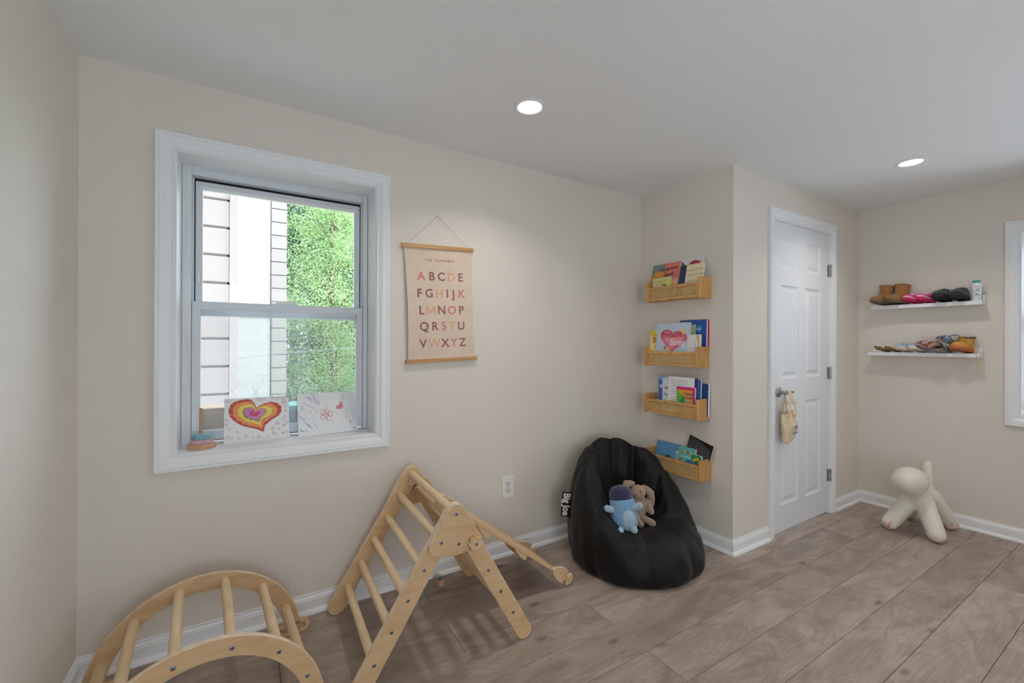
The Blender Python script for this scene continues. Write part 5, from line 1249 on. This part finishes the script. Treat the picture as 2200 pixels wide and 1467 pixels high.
# light blue shoes
LBL = mat('light_blue_canvas', (164, 190, 220), 0.85, var=0.1, vscale=40); PALES = mat('pale_rubber', (226, 206, 190), 0.6)
for yc, lab in ((-1.013, 'left one of the light blue canvas shoes on the lower ledge'), (-1.085, 'right one of the light blue canvas shoes under the pink sandals')):
    t = new_shoe('blue_shoe', lab, shoeM(yc, ZL, 0.014, 8, -14), 'light blue canvas shoes')
    sole_part(t, 0.140, 0.068, 0.016, PALES, 0.010); upper_part(t, 0.140, 0.068, 0.016, hump(0.036, 0.036, 0.020), LBL, 0.010)
    MB().tube([(-0.02, 0.047, 0.075), (-0.006, 0.056, 0.078), (0.0, 0.053, 0.080), (0.006, 0.056, 0.078), (0.02, 0.047, 0.075)], 0.0035, 6).obj('bow', LBL, t, smooth=60)
# sandals
CORK = mat('cork_footbed', (158, 118, 84), 0.9, var=0.15, vscale=120, bump=0.3, bscale=200); FOOTB = mat('suede_footbed', (120, 88, 64), 0.9)
def sandal(lab, M, grp, strap_c, sole_c, L=0.150, W=0.066, buckle=(206, 180, 110), ankle=False):
    t = new_shoe('sandal', lab, M, grp); SM = mat('strap_%02x%02x%02x' % strap_c, strap_c, 0.6, bump=0.15, bscale=150); SS = mat('sandal_sole_%02x%02x%02x' % sole_c, sole_c, 0.8)
    sole_part(t, L, W, 0.006, SS, 0.008); sole_part(t, L, W * .98, 0.012, CORK, 0.008, name='footbed', y0=0.006); sole_part(t, L, W * .86, 0.0012, FOOTB, 0.008, name='insole', y0=0.0178)
    BK = mat('buckle_gold' if buckle[0] > 190 else 'buckle_dark', buckle, 0.3, metal=0.8)
    for s0_, s1_, hh in ((0.46, 0.60, 0.038), (0.70, 0.85, 0.030)):
        rr = []
        for q in range(13):
            a_ = pi * q / 12; rows = []
            for s_ in (s0_, s1_):
                w = sole_w(s_, W) * 1.02
                rows += [(w * cos(a_), 0.010 + hh * sin(a_) ** .8, s_ * L)]
            for s_ in (s1_, s0_):
                w = sole_w(s_, W) * 1.02 - 0.0022; rows += [(w * cos(a_), 0.010 + (hh - 0.0022) * sin(a_) ** .8, s_ * L)]
            rr.append(rows)
        st_ = MB().rings(rr).obj('strap', SM, t, smooth=40)
        w = sole_w((s0_ + s1_) / 2, W); bx = w * 0.60; by = 0.010 + hh * 0.80
        for u, v in ((-0.008, 0), (0.008, 0)): pass
        MB().tube([(bx + du, by - du * .6, (s0_ + s1_) / 2 * L + dz_) for du, dz_ in ((-0.007, -0.010), (0.007, -0.010), (0.007, 0.010), (-0.007, 0.010))], 0.0014, 6, close=True).obj('buckle', BK, st_)
    if ankle:
        MB().tube([(W * .40 * cos(a_), 0.018 + 0.040 * abs(sin(a_)) ** .5 * (1), 0.034 + 0.030 * sin(a_) * -1) for a_ in [pi * q / 14 for q in range(15)]], 0.004, 6).obj('ankle_strap', SM, t, smooth=60)
    return t
PK = (222, 148, 178); BL = (96, 140, 172)
sandal('pink sandal leaning on the right light blue shoe', shoeM(-1.112, ZL + 0.034, 0.020, 4, -6) @ Matrix.Rotation(radians(-26), 4, 'Z'), 'pink sandals', PK, (206, 160, 156))
sandal('pink sandal leaning next to the blue sandals', shoeM(-1.178, ZL + 0.036, 0.022, 3, -4) @ Matrix.Rotation(radians(24), 4, 'Z'), 'pink sandals', PK, (206, 160, 156))
sandal('blue sandal flat on the lower ledge', shoeM(-1.218, ZL, 0.010, 2, -12), 'blue sandals', (70, 96, 118), (124, 136, 150), buckle=(120, 124, 130))
sandal('blue sandal tipped on top of the other sandals', shoeM(-1.240, ZL + 0.066, 0.020, 5, -20) @ Matrix.Rotation(radians(-24), 4, 'Z'), 'blue sandals', BL, (140, 150, 162), buckle=(120, 124, 130), ankle=True)
# work boot
NUB = mat('wheat_nubuck', (206, 146, 62), 0.85, var=0.08, vscale=30); GUM = mat('gum_sole', (196, 108, 66), 0.75, bump=0.4, bscale=110); LACE = mat('yellow_lace', (214, 170, 56), 0.8)
L, W = 0.165, 0.078
t = new_shoe('work_boot', 'tan lace up boot with a dangling lace on the lower ledge', shoeM(-1.322, ZL, 0.012, 9, -18), None)
sole_part(t, L, W, 0.018, GUM, 0.010)
upper_part(t, L, W, 0.018, hump(0.050, 0.064, 0.034), NUB, 0.010)
for q in range(7):
    for sx_ in (-1, 1):
        s_ = 0.30 + 0.09 * q; w = sole_w(s_, W); MB().box((sx_ * w * .8 - 0.006, 0.003, s_ * L - 0.003), (sx_ * w * .8 + 0.006, 0.012, s_ * L + 0.003)).obj('tread_lug', GUM, t)
r = []
for i in range(7):
    v_ = i / 6; r.append([((0.031 + 0.003 * v_) * cos(a_), 0.045 + 0.052 * v_ + 0.006 * v_ * sin(a_ + pi), 0.048 + (0.040 - 0.002 * v_) * sin(a_)) for a_ in [2 * pi * q / 24 for q in range(24)]])
r += [[(p[0] * .88, p[1], (p[2] - 0.048) * .88 + 0.048) for p in r[-1]], [(p[0] * .82, p[1] - 0.04, (p[2] - 0.048) * .82 + 0.048) for p in r[-1]]]
MB().rings(r).obj('boot_shaft', NUB, t, smooth=60)
MB().tube([(0.033 * cos(a_), 0.098 + 0.006 * sin(a_ + pi), 0.048 + 0.038 * sin(a_)) for a_ in [2 * pi * q / 24 for q in range(24)]], 0.0055, 8, close=True).obj('padded_collar', mat('collar_grey', (74, 72, 78), 0.8), t, smooth=60)
for q in range(4):
    y_ = 0.066 + 0.011 * q; z_ = 0.110 - 0.008 * q
    MB().tube([(-0.022, y_ - 0.008, z_ - 0.006), (0, y_ + 0.003, z_ + 0.004), (0.022, y_ - 0.008, z_ - 0.006)], 0.0020, 6).obj('lace', LACE, t)
    for sx_ in (-1, 1): MB().ball((sx_ * 0.0235, y_ - 0.006, z_ - 0.004), 0.0036, 8, 6).obj('eyelet', mat('brass_eyelet', (214, 180, 100), 0.3, metal=0.9), t)
MB().tube([(0.0, 0.098, 0.082), (-0.018, 0.108, 0.094), (-0.034, 0.104, 0.092), (-0.030, 0.094, 0.092), (-0.006, 0.096, 0.086)], 0.0018, 6).obj('lace_loop', LACE, t, smooth=60)
tinv = t.matrix_world.inverted()
MB().tube([tinv @ Vector(p) for p in ((4.585, -1.300, 1.272), (4.565, -1.325, 1.262), (4.550, -1.352, 1.230), (4.546, -1.366, 1.180), (4.546, -1.372, 1.140), (4.548, -1.376, 1.08), (4.550, -1.372, 1.040))], 0.0018, 6).obj('hanging_lace', LACE, t, smooth=60)

# ---------------------------------------------------------------- outside: added sky blocker and bounce path, the neighbouring house and trees
BLOCKER = mat('sky_blocker_render', (196, 190, 182), 0.9)
tag(MB().box((-3.5, YN - 5.0, H + 0.13), (XR + 3.0, 0.34, 6.2)).obj('sky_blocking_storey', BLOCKER), 'unseen upper storey added above the ceiling to block sky light', 'sky blocker', kind='structure')  # unseen mass added to keep sky light off the facing wall
CONC = mat('bounce_concrete', (206, 204, 198), 0.9, var=0.08, vscale=4)
tag(MB().box((-6, 0.36, -1.505), (9, 3.46, -1.45)).obj('bounce_path', CONC), 'unseen pale path added to bounce light up to the window', 'path', kind='structure')  # added pale surface, reflects daylight up onto the window reveal
GRASS = mat('grass', (96, 124, 70), 0.95, var=0.25, vscale=3)
tag(MB().box((-30, 0.5, -1.6), (40, 60, -1.5)).obj('ground', GRASS), 'grassy ground outside the window', 'ground', kind='structure')
STUC = mat('pale_stucco', (166, 155, 149), 0.9, var=0.03, vscale=6, bump=0.2, bscale=90); SMOO = mat('white_stucco', (186, 183, 178), 0.9); JOINT = mat('stucco_joint', (140, 132, 128), 0.95)
hs = thing('neighbour_house', 'pale stucco house with grooved courses seen through the window', 'house', (0, 0, -1.5))
MB().box((-3.5, 3.53, 0), (0.345, 4.6, 7.2)).obj('near_wall', JOINT, hs)
zc = 0.055
for i in range(23):
    MB().box((-3.5, 3.50, zc + 0.303 * i), (0.37, 3.56, zc + 0.303 * i + 0.280)).obj('stucco_course', STUC, hs, bevel=0.012)
MB().box((0.37, 3.47, 0), (0.445, 4.6, 7.2)).obj('corner_pilaster', STUC, hs, bevel=0.01)
MB().box((-0.6, 9.16, 0), (1.30, 10.4, 8.2)).obj('far_wall', JOINT, hs)
MB().box((-0.6, 9.10, 0), (1.00, 9.18, 3.38)).obj('smooth_panel', SMOO, hs, bevel=0.01)
MB().box((-0.6, 9.14, 3.42), (1.00, 9.18, 8.2)).obj('smooth_panel', SMOO, hs, bevel=0.01)
MB().box((-0.6, 9.06, 3.28), (1.005, 9.18, 3.44)).obj('sill_band', STUC, hs, bevel=0.01)
for i in range(27):
    MB().box((1.015, 9.08, 0.02 + 0.303 * i), (1.325, 9.2, 0.02 + 0.303 * i + 0.287)).obj('stucco_course', STUC, hs, bevel=0.008)
MB().box((-0.8, 9.0, 8.2), (1.5, 10.5, 8.5)).obj('cornice', SMOO, hs)

def leaf_mat(nm, a_, b_):
    m = bpy.data.materials.new(nm); m.use_nodes = True; nt = m.node_tree; nt.nodes.clear(); N = nt.nodes.new; Lk = nt.links.new
    o = N('ShaderNodeOutputMaterial'); mx = N('ShaderNodeMixShader'); d = N('ShaderNodeBsdfDiffuse'); tr = N('ShaderNodeBsdfTranslucent'); mx.inputs[0].default_value = 0.45
    tc = N('ShaderNodeTexCoord'); n = N('ShaderNodeTexNoise'); n.inputs['Scale'].default_value = 2.2; n.inputs['Detail'].default_value = 6; Lk(tc.outputs['Object'], n.inputs['Vector'])
    r = N('ShaderNodeValToRGB'); r.color_ramp.elements[0].position = .35; r.color_ramp.elements[1].position = .65; r.color_ramp.elements[0].color = (*s2l(a_), 1); r.color_ramp.elements[1].color = (*s2l(b_), 1)
    Lk(n.outputs['Fac'], r.inputs['Fac']); Lk(r.outputs[0], d.inputs[0]); Lk(r.outputs[0], tr.inputs[0]); Lk(d.outputs[0], mx.inputs[1]); Lk(tr.outputs[0], mx.inputs[2]); Lk(mx.outputs[0], o.inputs[0])
    return m
BARK = mat('tree_bark', (122, 104, 92), 0.95, var=0.2, vscale=12)
def tree(nm, label, x, y, base, top, rad, nleaf, lm, seed, size=0.10):
    t = thing(nm, label, 'tree', (x, y, -1.5), group='trees outside the window'); rnd = random.Random(seed); hgt = top + 1.5; b0 = base + 1.5
    MB().tube([(0, 0, 0), (0.05, 0.03, hgt * .3), (-0.04, 0.05, hgt * .6), (0.05, 0, hgt * .95)], [0.14, 0.11, 0.07, 0.015], 10).obj('trunk', BARK, t, smooth=60)
    centers = []
    for k in range(34):
        z_ = b0 + (hgt - b0) * (k + rnd.random()) / 34; v_ = (z_ - b0) / (hgt - b0); R_ = rad * (0.55 + 0.6 * sin(pi * min(1, v_ * .85 + .12))) * 0.8; a_ = k * 2.4 + rnd.uniform(-.4, .4); q = rnd.uniform(0.35, 1.0)
        e = Vector((R_ * q * cos(a_), R_ * q * sin(a_), min(hgt, z_ + 0.3 * q))); centers.append((e, rad * rnd.uniform(0.28, 0.48)))
        if k % 2 == 0: MB().tube([(0, 0, z_ - 0.7), tuple(e * 0.5 + Vector((0, 0, (z_ - 0.4) * 0.5))), tuple(e)], [0.04, 0.025, 0.008], 6).obj('branch', BARK, t)
    mb = MB(); vs, fs = mb.v, mb.f
    for k in range(nleaf):
        c, r_ = centers[rnd.randrange(len(centers))]
        u = Vector((rnd.gauss(0, 1), rnd.gauss(0, 1), rnd.gauss(0, 1))).normalized() * (r_ * rnd.random() ** 0.4); p = c + u
        d = Vector((rnd.gauss(0, 1), rnd.gauss(0, 1), rnd.gauss(0, .6))).normalized(); s = d.orthogonal().normalized(); s.rotate(__import__('mathutils').Quaternion(d, rnd.uniform(0, 6.28))); l_ = size * rnd.uniform(.7, 1.3); w_ = l_ * .32; b = len(vs)
        vs += [p - d * l_ * .5, p + s * w_, p + d * l_ * .5, p - s * w_]; fs.append((b, b + 1, b + 2, b + 3))
    o = mb.obj('foliage', lm, t); o['kind'] = 'stuff'
    return t
LF1 = leaf_mat('leaf_light', (150, 182, 118), (204, 218, 170)); LF2 = leaf_mat('leaf_deep', (58, 84, 76), (100, 128, 104)); LF3 = leaf_mat('leaf_mid', (104, 136, 104), (150, 176, 138))
tree('leafy_tree', 'light green leafy tree nearest the house outside', 2.55, 10.6, -0.6, 5.2, 1.7, 30000, LF1, 11, 0.058)
tree('leafy_tree', 'mid green tree just behind the light green one', 3.3, 13.4, -1.0, 6.4, 2.4, 26000, LF3, 12, 0.085)
tree('leafy_tree', 'dark green tree beside the house corner', 1.9, 14.5, -1.2, 7.5, 2.3, 24000, LF2, 13, 0.10)
tree('leafy_tree', 'deep green tree at the right behind the others', 5.2, 15.0, -1.3, 7.8, 2.8, 20000, LF2, 14, 0.12)
tree('leafy_tree', 'far tall green tree closing the view', 4.2, 20.0, -1.3, 9.5, 4.0, 18000, LF3, 15, 0.18)
WIRE = mat('cable_grey', (150, 154, 158), 0.7)
tag(MB().tube([(-1.0, 8.0, 0.75), (1.5, 8.05, 1.02), (4.0, 8.1, 1.20), (8.0, 8.2, 1.42)], 0.006, 6).obj('overhead_cable', WIRE), 'thin grey cable crossing in front of the trees', 'cable')
